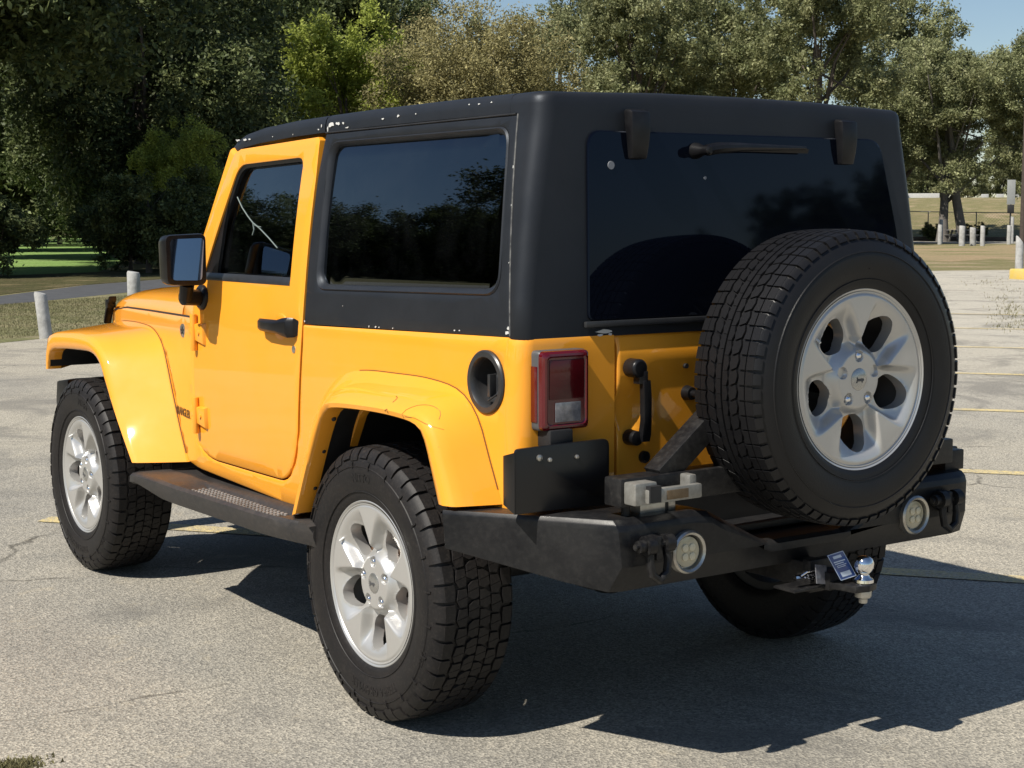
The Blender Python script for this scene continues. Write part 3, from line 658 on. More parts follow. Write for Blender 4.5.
chips(frt, [(1.225, 1.7440, .028, .006), (1.17, 1.7440, .024, .006), (1.13, 1.744, .012, .004), (.95, 1.7445, .004, .003), (.80, 1.745, .003, .003), (.62, 1.752, .006, .004), (.60, 1.762, .004, .010)])
# rear corner chips
mb = MB()
for y, z, sy, sz in ((.505, 1.163, .030, .006), (.52, 1.154, .010, .004), (.485, 1.155, .006, .004)):
    pts = [(sy*random.uniform(.6, 1.1)*math.cos(t), sz*random.uniform(.6, 1.1)*math.sin(t)) for t in [2*PI*k/9 for k in range(9)]]
    mb = MB(); mb.loft([[(-.6172, y+a, z+b) for a, b in pts], [(-.6200, y+a, z+b) for a, b in pts]]); mb.build('paint_chip', mChip, hard)
# lift glass
gw = rrect([(.560, 1.196), (.556, 1.697), (-.566, 1.703), (-.640, 1.60), (-.668, 1.196)], [.02, .05, .05, .05, .02], 5)
gw = rrect([(.562, 1.194), (.554, 1.697), (-.570, 1.702), (-.655, 1.40), (-.672, 1.194)], [.02, .045, .05, .10, .02], 6)
def gx(z): return -.618+.035*(z-1.15)
mb = MB(); g2 = [(y*.994-.0003, z+(-.003 if z > 1.45 else .003)) for y, z in gw]
mb.loft([[(gx(z)-.0005, y, z) for y, z in gw], [(gx(z)-.006, y, z) for y, z in gw], [(gx(z)-.008, y, z) for y, z in g2]]); lg = mb.build('rear_window', setp(simple('black_rear_glass', (.0025, .0035, .007), .03, coat=0), Specular_IOR_Level=.25, Specular_Tint=(.45, .62, 1, 1)), hard, smooth=0)
mb = MB(); mb.box(gx(1.19)-.014, gx(1.19)-.002, -.66, .575, 1.176, 1.192); mb.build('glass_bottom_trim', mDGrey, lg, bevel=.003)
for y in (.392, -.412):
    mb = MB()
    mb.loft([[(x0, y-wd, z), (x1, y-wd, z), (x1, y+wd, z), (x0, y+wd, z)] for z, x0, x1, wd in ((1.758, -.585, -.612, .026), (1.750, -.595, -.632, .031), (1.70, -.602, -.634, .032), (1.66, -.605, -.632, .029), (1.624, -.606, -.626, .026))])
    mb.build('glass_hinge', mPlas, lg, bevel=.005)
mb = MB(); mb.lathe([(-.60, .024), (-.618, .022), (-.640, .014), (-.668, .013), (-.672, .008)], (0, .178, 1.651), 'x', 18)
mb.tube([(-.655, .178, 1.651), (-.665, .14, 1.658), (-.655, .05, 1.663), (-.640, -.22, 1.667)], [.016, .016, .012, .005], 10)
mb.loft([[(-.634, y, 1.662+h), (-.629, y, 1.652+h*0), (-.624, y, 1.662+h)] for y, h in ((.12, .004), (-.10, .004), (-.24, .002))]); wip = mb.build('wiper', mPlas, lg, bevel=0)
mDot = simple('pale_dot', (.20, .21, .23), .5)
MB().lathe([(-.606, .012), (-.612, .011)], (0, .478, 1.606), 'x', 14).build('sensor_dot', mDot, lg); MB().lathe([(-.606, .006), (-.612, .005)], (0, .143, 1.577), 'x', 10).build('sensor_dot', mDot, lg)
# --- tail lights
for mir in (False, True):
    mb = MB(); mb.loft([[(x, y, z) for y, z in rrect([(.592+i, .914+i), (.748-i, .914+i), (.748-i, 1.124-i), (.592+i, 1.124-i)], .012, 3)] for x, i in ((-.615, 0), (-.650, .0), (-.656, .004))])
    tl = mb.build('tail_light', mGrey, car, mirror=mir, smooth=40)
    mb = MB(); mb.loft([[(x, y, z) for y, z in rrect([(.594+i, .916+i), (.746-i, .916+i), (.746-i, 1.122-i), (.594+i, 1.122-i)], .014, 4)] for x, i in ((-.645, -.0015), (-.664, .0), (-.671, .006), (-.672, .012), (-.668, .016), (-.668, .03))]); mb.build('red_lens', mRed2, tl, mirror=mir)
    mb = MB(); mb.box(-.6705, -.666, .612, .726, .996, 1.100); mb.build('brake_lens', mRed, tl, mirror=mir, bevel=.003)
    mb = MB(); mb.box(-.6715, -.666, .624, .706, .937, .988); mb.build('reverse_lens', mClear, tl, mirror=mir, bevel=.0015)
    mb = MB(); mb.box(-.648, -.622, .747, .7505, .937, 1.083); mb.build('side_marker', mRed2, tl, mirror=mir, bevel=.001)
# --- fuel filler
mb = MB(); c = (-.476, ysurf(-.476, 1.03), 1.032)
mb.lathe([(-.03, .086), (.005, .086), (.009, .082), (.009, .068), (.002, .063), (-.012, .062)], c, 'y', 40, caps=False)
fil = mb.build('fuel_filler', mDGrey, car, smooth=40)
mb = MB(); mb.lathe([(-.010, .0622), (-.05, .060), (-.065, .05), (-.066, .002)], c, 'y', 40, caps=False); mb.build('filler_cup', mBlk, fil)
mb = MB(); mb.lathe([(-.056, .034), (-.03, .032), (-.026, .026)], (c[0]-.0, c[1], c[2]-.01), 'y', 18); mb.box(c[0]-.006, c[0]+.006, c[1]-.03, c[1]-.006, c[2]-.04, c[2]+.02)
mb.tube([(c[0]-.03, c[1]-.03, c[2]-.0), (c[0]-.035, c[1]-.01, c[2]-.03), (c[0]-.0, c[1]-.005, c[2]-.05), (c[0]+.02, c[1]-.02, c[2]-.045)], .003, 6); mb.build('fuel_cap', mDGrey, fil, bevel=.003)
# --- badge and lettering
y = ysurf(1.60, 1.05); mb = MB(); mb.lathe([(-.001, .0265), (.0025, .026), (.003, .022)], (1.603, y, 1.051), 'y', 26); bd = mb.build('round_badge', mSteel, car)
mb = MB()
for t in range(5):
    a = 2*PI*t/5+PI/2; b_ = a+2*PI*2/5; mb.tube([(1.603+.016*math.cos(a), y+.0035, 1.051+.016*math.sin(a)), (1.603+.016*math.cos(b_), y+.0035, 1.051+.016*math.sin(b_))], .0016, 5)
mb.build('badge_star', mDGrey, bd)
v_, f_ = text_mesh('WRANGLER', .044, .0006, .0008); mb = MB(); mb.add([(1.648-p[0]*.98, ysurf(1.648-p[0]*.98, .737+p[1])+.001+p[2], .737+p[1]) for p in v_], f_); mb.build('name_decal', mText, car, smooth=0)
# --- steps
for mir in (False, True):
    mb = MB(); rings = []
    for x, top, yo, dr in ((1.745, .500, .88, 0), (1.725, .512, .945, 0), (1.66, .520, .95, 0), (1.44, .522, .945, 0), (1.34, .522, .947, .012), (1.29, .522, .947, .030), (.62, .530, .945, .030), (.55, .532, .944, .012), (.48, .535, .942, 0), (.36, .540, .935, 0), (.315, .538, .92, 0), (.30, .530, .91, 0)):
        bt = top-.078 if x < 1.65 else top-.05
        rings.append([(x, .70, top-.004), (x, .795, top-.006), (x, .808, top-dr*.5), (x, .815, top-dr), (x, .918, top-dr), (x, .926, top-dr*.2-.002), (x, max(yo-.012, .928), top-.002), (x, yo, top-.012), (x, yo+.002, top-.035), (x, yo-.012, bt+.006), (x, yo-.03, bt), (x, .70, bt+.02)])
    mb.loft(rings); st = mb.build('side_step', mStep, car, mirror=mir, smooth=40)
    mb = MB()
    for i in range(24):
        for j in range(5):
            x = .655+i*.026+(.013 if j % 2 else 0); yb = .826+j*.020; mb.lathe([(.499, .0078), (.5050, .0066), (.5066, .0038)], (x, yb, .0+(.0 if True else 0)), 'z', 7)
    mb.build('tread_pad', mPadS, st, mirror=mir)
    for x in (.5, 1.4): MB().box(x-.03, x+.03, .40, .84, .455, .485).build('step_bracket', mBlk, st, mirror=mir)
# --- rear bumper
def half(s_):
    """cross-sections from centre out to the wing end: list of (x,z) rings at each y (x may vary)"""
    R_ = []
    def ring(y, xr, xi, zt, zb, dy=0.):
        # outer rear face xr; inner face xi
        return [(xi, y, zb), (xi, y, zt-.004), (xi+ (xr-xi)*.5, y, zt), (xr+.022, y, zt), (xr+.004, y, zt-.014), (xr, y, zt-.03), (xr, y, .585), (xr+.034, y, zb)]
    for y, zt in ((0, .592), (.14, .592), (.17, .602), (.31, .672), (.36, .698), (.42, .706), (.55, .706), (.635, .706)): R_.append(ring(y, -.893, -.70, zt, .515))
    R_.append([(-.62, .655, .52), (-.62, .655, .702), (-.73, .66, .706), (-.868, .672, .706), (-.881, .672, .694), (-.888, .670, .678), (-.893, .662, .588), (-.860, .680, .520)])
    R_.append([(-.55, .69, .535), (-.55, .69, .70), (-.66, .72, .706), (-.765, .744, .706), (-.772, .746, .694), (-.776, .744, .678), (-.782, .736, .60), (-.760, .742, .535)])
    R_.append([(-.42, .76, .60), (-.42, .76, .69), (-.44, .84, .700), (-.465, .926, .700), (-.468, .929, .69), (-.470, .929, .676), (-.474, .925, .62), (-.470, .922, .596)])
    return R_
H = half(1)
mir_ = [[(x, -y, z) for x, y, z in r_] for r_ in reversed(H[1:])]
mb = MB(); mb.loft(mir_+H); bumper = mb.build('rear_bumper', mBump, car, smooth=14, bevel=.0025, bang=20)
mb = MB(); mb.box(-.86, -.66, -.60, .60, .560, .588); mb.box(-.78, -.60, -.62, .62, .60, .62); mb.build('bumper_shelf', mBump, bumper, bevel=.004)
MB().box(-.70, -.60, -.7, .7, .52, .70).build('bumper_mount', mBlk, bumper)
for s_ in (1, -1):
    mb = MB(); mb.lathe([(-.885, .058), (-.905, .057), (-.910, .052), (-.906, .046), (-.892, .044)], (0, s_*.437+.010, .603), 'x', 30); fl = mb.build('fog_light', mSteel, bumper)
    mb = MB(); mb.lathe([(-.89, .042), (-.899, .040), (-.902, .025), (-.903, .004)], (0, s_*.437+.012, .603), 'x', 24); mb.build('fog_lens', mFogL, fl)
    mb = MB()
    for a in range(4): mb.lathe([(-.900, .011), (-.9055, .010), (-.907, .005)], (0, s_*.437+.012+.017*math.cos(PI/4+a*PI/2), .603+.017*math.sin(PI/4+a*PI/2)), 'x', 12)
    mb.build('led_cluster', mLed, fl)
    # shackle
    mb = MB(); y0 = .572 if s_ > 0 else -.545; mb.box(-.935, -.89, y0-.012, y0+.012, .60, .665); mb.build('shackle_tab', mArm, bumper, bevel=.01)
    mb = MB(); P = [(-.925, y0+.026, .645), (-.930, y0+.030, .60), (-.932, y0+.024, .568), (-.933, y0, .552), (-.932, y0-.024, .568), (-.930, y0-.030, .60), (-.925, y0-.026, .645)]
    mb.tube(P, .011, 10); mb.tube([(-.925, y0+.055, .643), (-.925, y0-.05, .643)], [.010, .010], 10)
    mb.tube([(-.925, y0+.075, .643), (-.925, y0+.066, .643), (-.925, y0+.065, .643), (-.925, y0+.045, .643)], [.008, .008, .016, .016], 12); mb.tube([(-.925, y0+.044, .643), (-.925, y0+.020, .643)], .026, 14)
    mb.tube([(-.925, y0-.018, .643), (-.925, y0-.044, .643)], .024, 14); mb.build('shackle', mArm, bumper)
# hitch
mb = MB(); mb.box(-.93, -.6, -.035, .035, .455, .525); mb.box(-.945, -.915, -.045, .045, .445, .535); mb.build('hitch_receiver', mArm, bumper, bevel=.004)
mb = MB(); mb.box(-1.00, -.90, -.028, .028, .46, .51); mb.prism([(-.99, -.028), (-1.08, -.07), (-1.09, -.03), (-1.08, .012), (-.99, .028)][::-1], 'z', .466, .484)
hb = mb.build('ball_mount', mArm, bumper, bevel=.003)
mb = MB(); c = (-1.055, -.045, 0)
mb.lathe([(.484, .024), (.486, .027), (.494, .026), (.500, .017), (.506, .014), (.510, .015), (.516, .022), (.526, .0262), (.538, .0268), (.549, .0235), (.556, .016), (.5585, .004)], c, 'z', 28)
mb.build('tow_ball', mChr, hb, smooth=40)
mb = MB(); mb.lathe([(.466, .010), (.464, .024), (.445, .024), (.440, .013), (.428, .013)], c, 'z', 6); mb.build('tow_ball_nut', mSteel, hb, bevel=.002)
mb = MB(); mb.tube([(-.96, .12, .50), (-.96, -.06, .50)], .008, 8); mb.tube([(-.965, .10, .505), (-.972, .085, .515), (-.972, .05, .515), (-.968, .035, .50), (-.968, .055, .488), (-.97, .09, .50)], .0025, 6); mb.build('hitch_pin', mChr, hb)
MB().box(-.985, -.905, .03, .145, .466, .473).build('pin_plate', mArm, hb, bevel=.002)
tg_ = MB().hexa([(-.985, .060, .482), (-.985, .018, .474), (-.980, .020, .526), (-.980, .062, .534), (-.982, .060, .482), (-.982, .018, .474), (-.977, .020, .526), (-.977, .062, .534)]).build('grey_tag', mClear, hb)
# blue hang tag
def tagpt(a, b, d=0): # a 0..1 across, b 0..1 down
    p = Vector((-1.02, .062, .566))+Vector((0, -.060, .006))*a+Vector((-.012, -.042, -.072))*b; return p+Vector((-d, 0, -d*.1))
mb = MB(); mb.loft([[tagpt(*q) for q in ((0,0),(1,0),(1,1),(0,1))], [tagpt(*q, .0015) for q in ((0,0),(1,0),(1,1),(0,1))]]); bt = mb.build('blue_tag', mBlue, hb)
mb = MB()
def strip(a0, a1, b0, b1): mb.loft([[tagpt(a, b, .0016) for a, b in ((a0,b0),(a1,b0),(a1,b1),(a0,b1))], [tagpt(a, b, .0020) for a, b in ((a0,b0),(a1,b0),(a1,b1),(a0,b1))]])
for q in ((0, 1, 0, .02), (0, 1, .98, 1), (0, .03, 0, 1), (.97, 1, 0, 1), (.25, .75, .10, .20), (.15, .85, .30, .34), (.15, .7, .38, .41), (.2, .8, .46, .48), (.2, .7, .52, .54), (.2, .8, .72, .90)): strip(*q)
mb.build('tag_print', mCard, bt)
# --- swing-out spare carrier
mb = MB(); mb.box(-.86, -.79, -.64, .640, .732, .806); carrier = mb.build('spare_carrier', mArm, car, bevel=.006)
mb = MB(); mb.box(-.84, -.71, -.715, -.63, .704, .765); mb.box(-.775, -.715, -.765, -.715, .700, .762); mb.build('carrier_pivot', mArm, carrier, bevel=.004)
def beam(a, b, w_, t_, upv=Vector((1,0,0))):
    a, b = Vector(a), Vector(b); d = (b-a).normalized(); s1 = d.cross(upv).normalized(); return [p_+s1*i*w_/2+upv*j*t_/2 for p_, i, j in ((a,-1,-1),(a,1,-1),(a,1,1),(a,-1,1),(b,-1,-1),(b,1,-1),(b,1,1),(b,-1,1))]
mb = MB(); mb.hexa(beam((-.815, .485, .79), (-.815, .08, 1.10), .062, .062)); mb.hexa(beam((-.815, -.56, .79), (-.815, -.16, 1.10), .062, .062)); mb.hexa(beam((-.815, -.04, .79), (-.815, -.04, 1.0), .08, .062)); mb.build('carrier_strut', mArm, carrier, bevel=.004)
mb = MB(); mb.lathe([(-.78, .15), (-.85, .15), (-.852, .14)], (0, -.0365, 1.035), 'x', 24); mb.tube([(-.85, -.0365, 1.035), (-.985, -.0365, 1.035)], .05, 20); mb.build('wheel_mount', mArm, carrier)
mb = MB(); mb.box(-.908, -.86, .56, .632, .742, .800); mb.box(-.90, -.86, .42, .445, .755, .805); mb.box(-.922, -.900, .42, .600, .746, .784)
mb.build('latch_handle', mWhiteM, carrier, bevel=.006)
mb = MB(); mb.box(-.9255, -.9215, .47, .54, .753, .777); lb = mb.build('maker_plate', simple('bronze_plate', (.14, .10, .06), .45, metal=.6, var=.6, vscale=60), carrier, bevel=.001)
mb = MB(); mb.box(-.926, -.907, .562, .598, .750, .792); mb.build('latch_hole', mBlk, carrier)
MB().box(-.84, -.80, .44, .56, .704, .733).build('latch_striker', mSteel, carrier, bevel=.003)
mb = MB()
for y in (.60, .47): mb.tube([(-.83, y, .70), (-.83, y, .735)], .012, 10)
mb.build('carrier_bolt', mArm, carrier)
# --- licence bracket
mb = MB(); mb.prism(rrect([(.556, .712), (.858, .716), (.858, .884), (.556, .888)], [.004, .004, .014, .022], 4), 'x', -.706, -.696); mb.hexa([(-.706, .862, .716), (-.655, .862, .735), (-.655, .857, .735), (-.706, .857, .716), (-.706, .862, .876), (-.655, .862, .862), (-.655, .857, .862), (-.706, .857, .876)]); mb.box(-.70, -.62, .62, .80, .80, .83)
lic = mb.build('plate_bracket', simple('bracket_black', (.006, .006, .007), .28), car, bevel=.003)
for y, z, r in ((.785, .856, .0085), (.752, .848, .006), (.665, .848, .006)): MB().lathe([(-.705, r), (-.711, r), (-.713, r*.6)], (0, y, z), 'x', 10).build('bracket_screw', mSteel, lic)
mb = MB(); mb.loft([[(x, y, z) for x, y, z in ((-.62, .72-i, .855), (-.70+i, .72-i, .868), (-.70+i, .72-i, .895), (-.62, .72-i, .915))] for i in (.045, .050, .122, .128)]); mb.build('plate_lamp', mGrey, lic, bevel=.006)
mb = MB(); mb.box(-.68, -.622, .655, .73, .87, .918); mb.build('lamp_base', mBlk, lic, bevel=.006)

# ================================================================== WHEELS
def smst(a, b, x):
    t = np.clip((x-a)/(b-a), 0, 1); return t*t*(3-2*t)
def rim_mesh():
    nr, nt = 76, 360; rr = np.linspace(.030, .236, nr); th = np.linspace(0, 2*PI, nt, endpoint=False)
    RR, TH = np.meshgrid(rr, th, indexing='ij')
    ph = (TH + PI/2 + PI/5) % (2*PI/5) - PI/5      # holes centred where ph = 0
    uu = RR*np.cos(ph) - .146; vv_ = RR*np.sin(ph)
    wv = .049 + .20*np.clip(RR-.148, -.03, 1)
    win = 1 - smst(0, .020, np.abs(vv_)-wv-.006)
    depth = .034*(1-smst(.148, .226, RR))*smst(.072, .105, RR)
    h = -.008*(1-smst(.075, .115, RR)) - .003*(1-smst(.10, .2, RR))
    # spoke crown
    h = h - .0035*smst(.6, 1., np.abs(ph)/(PI/5))*0 - win*depth
    # rolled ring near the lip
    h = h - .003*(smst(.2265, .2285, RR)-smst(.2305, .233, RR))
    # slightly sunken outer spoke land as an arc groove
    # lug pockets
    for k in range(5):
        a = PI/2+2*PI*k/5; d = np.hypot(RR*np.cos(TH)-.0635*math.cos(a), RR*np.sin(TH)-.0635*math.sin(a)); h = h - .010*(1-smst(.0135, .0165, d))
    X = RR*np.cos(TH); Z = RR*np.sin(TH)
    g = (uu/.051)**2 + (vv_/(.0475-.10*uu))**2
    inside = g < 1.
    # rim vertices of each hole are moved onto the hole's outline
    touch = np.zeros_like(inside)
    for di in (-1, 0, 1):
        for dj in (-1, 0, 1): touch |= np.roll(np.roll(inside, di, 0), dj, 1)
    near = touch & ~inside; s_ = 1/np.sqrt(np.maximum(g, 1e-6))
    uu2 = np.where(near, uu*s_, uu); vv2 = np.where(near, vv_*s_, vv_)
    r2 = np.hypot(uu2+.146, vv2); dphi = np.arctan2(vv2, uu2+.146)-ph
    X = np.where(near, r2*np.cos(TH+dphi), X); Z = np.where(near, r2*np.sin(TH+dphi), Z)
    verts = [(X[i, j], h[i, j], Z[i, j]) for i in range(nr) for j in range(nt)]; faces = []
    for i in range(nr-1):
        for j in range(nt):
            k = (j+1) % nt
            if inside[i, j] or inside[i+1, j] or inside[i, k] or inside[i+1, k]: continue
            faces.append((i*nt+j, i*nt+k, (i+1)*nt+k, (i+1)*nt+j))
    bm = bmesh.new(); bv = [bm.verts.new(v) for v in verts]
    for f in faces: bm.faces.new([bv[i] for i in f])
    for v in [v for v in bm.verts if not v.link_faces]: bm.verts.remove(v)
    be = [e for e in bm.edges if e.is_boundary and .05 < math.hypot(e.verts[0].co.x, e.verts[0].co.z) < .23]
    ret = bmesh.ops.extrude_edge_only(bm, edges=be); nv = [g_ for g_ in ret['geom'] if isinstance(g_, bmesh.types.BMVert)]
    for v in nv: v.co.y -= .006; c = Vector((v.co.x, 0, v.co.z))
    ret = bmesh.ops.extrude_edge_only(bm, edges=[e for e in ret['geom'] if isinstance(e, bmesh.types.BMEdge)])
    for v in [g_ for g_ in ret['geom'] if isinstance(g_, bmesh.types.BMVert)]: v.co.y -= .030
    bmesh.ops.recalc_face_normals(bm, faces=bm.faces)
    for f in bm.faces: f.smooth = True
    # lip and barrel
    prof = [(-.003, .2355), (.0, .239), (.002, .243), (.0, .2465), (-.006, .2475), (-.014, .2455), (-.020, .236), (-.028, .229), (-.06, .222), (-.12, .205), (-.19, .21), (-.205, .235)]
    n_ = 96; rings = [[bm.verts.new((r*math.cos(2*PI*k/n_), a, r*math.sin(2*PI*k/n_))) for k in range(n_)] for a, r in prof]
    for i in range(len(rings)-1):
        for k in range(n_):
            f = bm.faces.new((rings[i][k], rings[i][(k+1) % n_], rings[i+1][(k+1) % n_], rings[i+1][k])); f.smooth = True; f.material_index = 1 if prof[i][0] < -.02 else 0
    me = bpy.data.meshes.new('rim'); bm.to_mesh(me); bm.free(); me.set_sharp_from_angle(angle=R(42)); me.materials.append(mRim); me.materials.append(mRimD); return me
rimM = rim_mesh()
def tyre_mesh(kind):
    mb = MB(); base = .3955 if kind == 'at' else .3965
    half_ = [(.100, .232), (.112, .240), (.1195, .250), (.1235, .262), (.1235, .266), (.130, .285), (.134, .310), (.134, .333), (.1335, .337), (.129, .358), (.120, .376), (.112, .387), (.104, base-.003), (.08, base), (.04, base+.001), (0, base+.0015)]
    prof = [(a-.115, r) for a, r in half_] + [(-a-.115, r) for a, r in reversed(half_[:-1])]
    mb.lathe(prof, n=128, caps=False)
    # raised rings on the sidewall
    mb.lathe([(.0165, .3435), (.0192, .3455), (.0165, .3475)], n=96, caps=False)
    mb.lathe([(.0122, .2705), (.0140, .2720), (.0122, .2735)], n=96, caps=False)
    def topr(y): return .4052 - .0042*(abs(y)/.108)**2.2
    def split(poly):
        # cut a block in two along a slanted sipe
        cs = sum(p_[0] for p_ in poly)/len(poly); g_ = .0016; hi = []; lo = []
        n0 = len(poly)
        for i in range(n0):
            a_, b_ = poly[i], poly[(i+1) % n0]
            (hi if a_[0] > cs else lo).append(a_)
            if (a_[0] > cs) != (b_[0] > cs):
                t = (cs-a_[0])/(b_[0]-a_[0]); y_ = a_[1]+(b_[1]-a_[1])*t; off = .25*(y_-sum(p_[1] for p_ in poly)/n0)/.405
                (lo if a_[0] <= cs else hi).append((cs+off+(-g_ if a_[0] <= cs else g_), y_)); (hi if b_[0] > cs else lo).append((cs+off+(g_ if b_[0] > cs else -g_), y_))
        for q_ in (hi, lo):
            if len(q_) > 2: block(q_)
    def block(poly, r0=.392, dr=0.):
        """poly in (angle, y) ; mapped on the tread"""
        q = []
        cs, cy = sum(p_[0] for p_ in poly)/len(poly), sum(p_[1] for p_ in poly)/len(poly)
        for lv, k in ((0, 1.), (1, .992), (2, .975)):
            ring = []
            for s_, y in poly:
                s2 = cs+(s_-cs)*k; y2 = cy+(y-cy)*k; t_ = topr(y2)+dr; r = (r0, t_-.0007, t_)[lv]
                ring.append((r*math.cos(s2), y2-.115, r*math.sin(s2)))
            q.append(ring)
        mb.loft(q)
    rnd = random.Random(3)
    if kind == 'at':
        N_ = 46; P_ = 2*PI/N_
        for i in range(N_):
            s0 = i*P_; j = rnd.uniform(-.01, .01)*P_
            # centre: two interlocking rows of zig-zag blocks
            for sg, off in ((1, .0), (-1, .5)):
                b = s0+off*P_
                split([(b+.05*P_, sg*.0015), (b+.88*P_, sg*.0015), (b+1.0*P_, sg*.020), (b+.84*P_, sg*.037), (b+.26*P_, sg*.034), (b+.06*P_, sg*.018)])
                b = s0+(off+.35)*P_
                split([(b+.07*P_, sg*.041), (b+.50*P_, sg*.0385), (b+.93*P_, sg*.042), (b+.99*P_, sg*.064), (b+.60*P_, sg*.0745), (b+.09*P_, sg*.067)])
                b = s0+(off+.1)*P_
                lw = .92 if i % 2 else .86
                block([(b+.05*P_, sg*.079), (b+.35*P_, sg*.0765), (b+lw*P_, sg*.079), (b+(lw+.02)*P_, sg*.108), (b+.06*P_, sg*.110)], dr=-.0005)
                # shoulder lug going down the sidewall
                a0, a1 = b+.07*P_, b+lw*P_; lo = .372 if i % 2 else .364
                A = [(.1085, topr(.108)-.0015), (.117, .3935), (.1255, .380), (.1295, lo)]; B = [(.100, .39), (.108, .385), (.116, .374), (.122, lo-.002)]
                rings = []
                for ang in (a0, a1): rings.append([(r*math.cos(ang), sg*y-.115, r*math.sin(ang)) for y, r in A+B[::-1]])
                mb.loft(rings)
                # small sidewall bars
                a2 = b+.3*P_; rings = [[(r*math.cos(x), sg*y-.115, r*math.sin(x)) for y, r in ((.132, .360), (.1355, .352), (.1345, .338), (.131, .338), (.128, .36))] for x in (a2, a2+.10*P_)]
                if i % 2 == 0: mb.loft(rings)
    else:
        N_ = 64; P_ = 2*PI/N_
        for i in range(N_):
            for sg in (1, -1):
                b = i*P_+(0 if sg > 0 else .4*P_)
                block([(b+.02*P_, 0+sg*.003), (b+1.0*P_, sg*.003), (b+1.02*P_, sg*.018), (b+.52*P_, sg*.024), (b+.04*P_, sg*.018)], r0=.396)
                block([(b+.05*P_, sg*.030), (b+.55*P_, sg*.026), (b+.93*P_, sg*.031), (b+1.15*P_, sg*.052), (b+.75*P_, sg*.057), (b+.28*P_, sg*.052)], r0=.396)
                block([(b+.18*P_, sg*.060), (b+.70*P_, sg*.0635), (b+1.06*P_, sg*.060), (b+1.06*P_, sg*.082), (b+.18*P_, sg*.082)], r0=.396)
                block([(b+.18*P_, sg*.0845), (b+1.06*P_, sg*.0845), (b+1.04*P_, sg*.109), (b+.20*P_, sg*.110)], r0=.394, dr=-.001)
                a0, a1 = b+.24*P_, b+.98*P_
                A = [(.1095, topr(.108)-.0022), (.116, .393), (.1225, .382)]; B = [(.100, .39), (.108, .387), (.116, .378)]
                mb.loft([[(r*math.cos(ang), sg*y-.115, r*math.sin(ang)) for y, r in A+B[::-1]] for ang in (a0, a1)])
    def sidetext(txt, size, rc, ang):
        v_, f_ = text_mesh(txt, size, .0012, .0006)
        pts = []
        for x, y, z in v_:
            r = rc+y; a = ang + x/rc
            ys_ = np.interp(r, [.262, .285, .31, .333, .358], [.0085, .015, .019, .019, .014]); pts.append((r*math.cos(a), ys_+z+.0003, r*math.sin(a)))
        mb.add(pts, f_)
    if kind == 'at':
        sidetext('NITTO', .034, .312, PI/2); sidetext('TERRA GRAPPLER', .034, .312, -PI/2-.1); sidetext('LT275', .02, .345, PI+.5)
    else: sidetext('ALL SEASON', .0001, .30, PI/2)
    o_ = mb.build('tyre_tmp', mTyre if kind == 'at' else mTyreN, smooth=35); me = o_.data; bpy.data.objects.remove(o_); me.name = 'tyre'; return me
tyreA, tyreB = tyre_mesh('at'), tyre_mesh('hw')
mb = MB(); mb.lathe([(-.075, .02), (-.075, .165), (-.090, .165), (-.092, .09), (-.16, .08)], n=48)
o_ = mb.build('tmp', mRotor); hubM = o_.data; bpy.data.objects.remove(o_)
mb = MB(); mb.lathe([(-.045, .012), (-.012, .0115), (-.004, .010), (.001, .006), (.002, .001)], n=6); o_ = mb.build('tmp', mChr, bevel=.0015); nutM = o_.data; bpy.data.objects.remove(o_)
mb = MB(); mb.lathe([(-.03, .031), (-.010, .031), (-.004, .0295), (-.001, .022), (.0005, .01), (.0008, .001)], n=36); o_ = mb.build('tmp', mWhiteM2 if False else simple('cap_silver', (.45, .45, .44), .25, metal=.8)); capM = o_.data; bpy.data.objects.remove(o_)
v_, f_ = text_mesh('Jeep', .016, .0004, .0005); mb = MB(); mb.add([(-p[0], .0012+p[2], p[1]) for p in v_], f_); o_ = mb.build('tmp', mGrey, smooth=0); capT = o_.data; bpy.data.objects.remove(o_)
mb = MB(); mb.tube([(0, -.01, 0), (.0, .012, -.012)], [.004, .003], 8); o_ = mb.build('tmp', simple('valve', (.7, .7, .68), .4)); valM = o_.data; bpy.data.objects.remove(o_)
mb = MB(); mb.lathe([(-.075, .012), (-.075, .07), (-.095, .07), (-.10, .05)], n=40); o_ = mb.build('tmp', mArm); plateM = o_.data; bpy.data.objects.remove(o_)
def wheel(name, loc, rz, spin, tyre, nuts, label=None):
    w_ = link(name, plateM if tyre == tyreB else hubM, car, loc); w_.rotation_mode = 'ZXY'; w_.rotation_euler = (0, spin, rz)
    w_.rotation_mode = 'XYZ'; w_.rotation_euler = (Matrix.Rotation(rz, 3, 'Z') @ Matrix.Rotation(spin, 3, 'Y')).to_euler()
    if label: w_['label'] = label
    t_ = link('tyre', tyre, w_); t_.scale = (.989, 1, .989) if tyre == tyreB else (1, 1, 1)
    r_ = link('rim', rimM, w_)
    for k in range(5):
        if k in nuts: a = PI/2+2*PI*k/5; link('lug_nut', nutM, w_, (.0635*math.cos(a), -.010, .0635*math.sin(a)))
    c_ = link('centre_cap', capM, w_, (0, -.006, 0)); link('cap_lettering', capT, w_, (0, -.006, 0))
    link('valve', valM, w_, (.205*math.cos(.62), -.005, .205*math.sin(.62)))
    return w_
allk = (0, 1, 2, 3, 4)
wheel('wheel', (0, .883, .405), 0, R(3), tyreA, allk)
wheel('wheel', (2.424, .883, .405), 0, R(-14), tyreA, allk)
wheel('wheel', (0, -.883, .405), PI, R(20), tyreA, allk)
wheel('wheel', (2.424, -.883, .405), PI, R(33), tyreA, allk)
wheel('spare_wheel', (-1.0417, -.0365, 1.0348), PI/2, 0, tyreB, (0, 2, 3), 'spare wheel mounted on the back, with two empty lug holes')

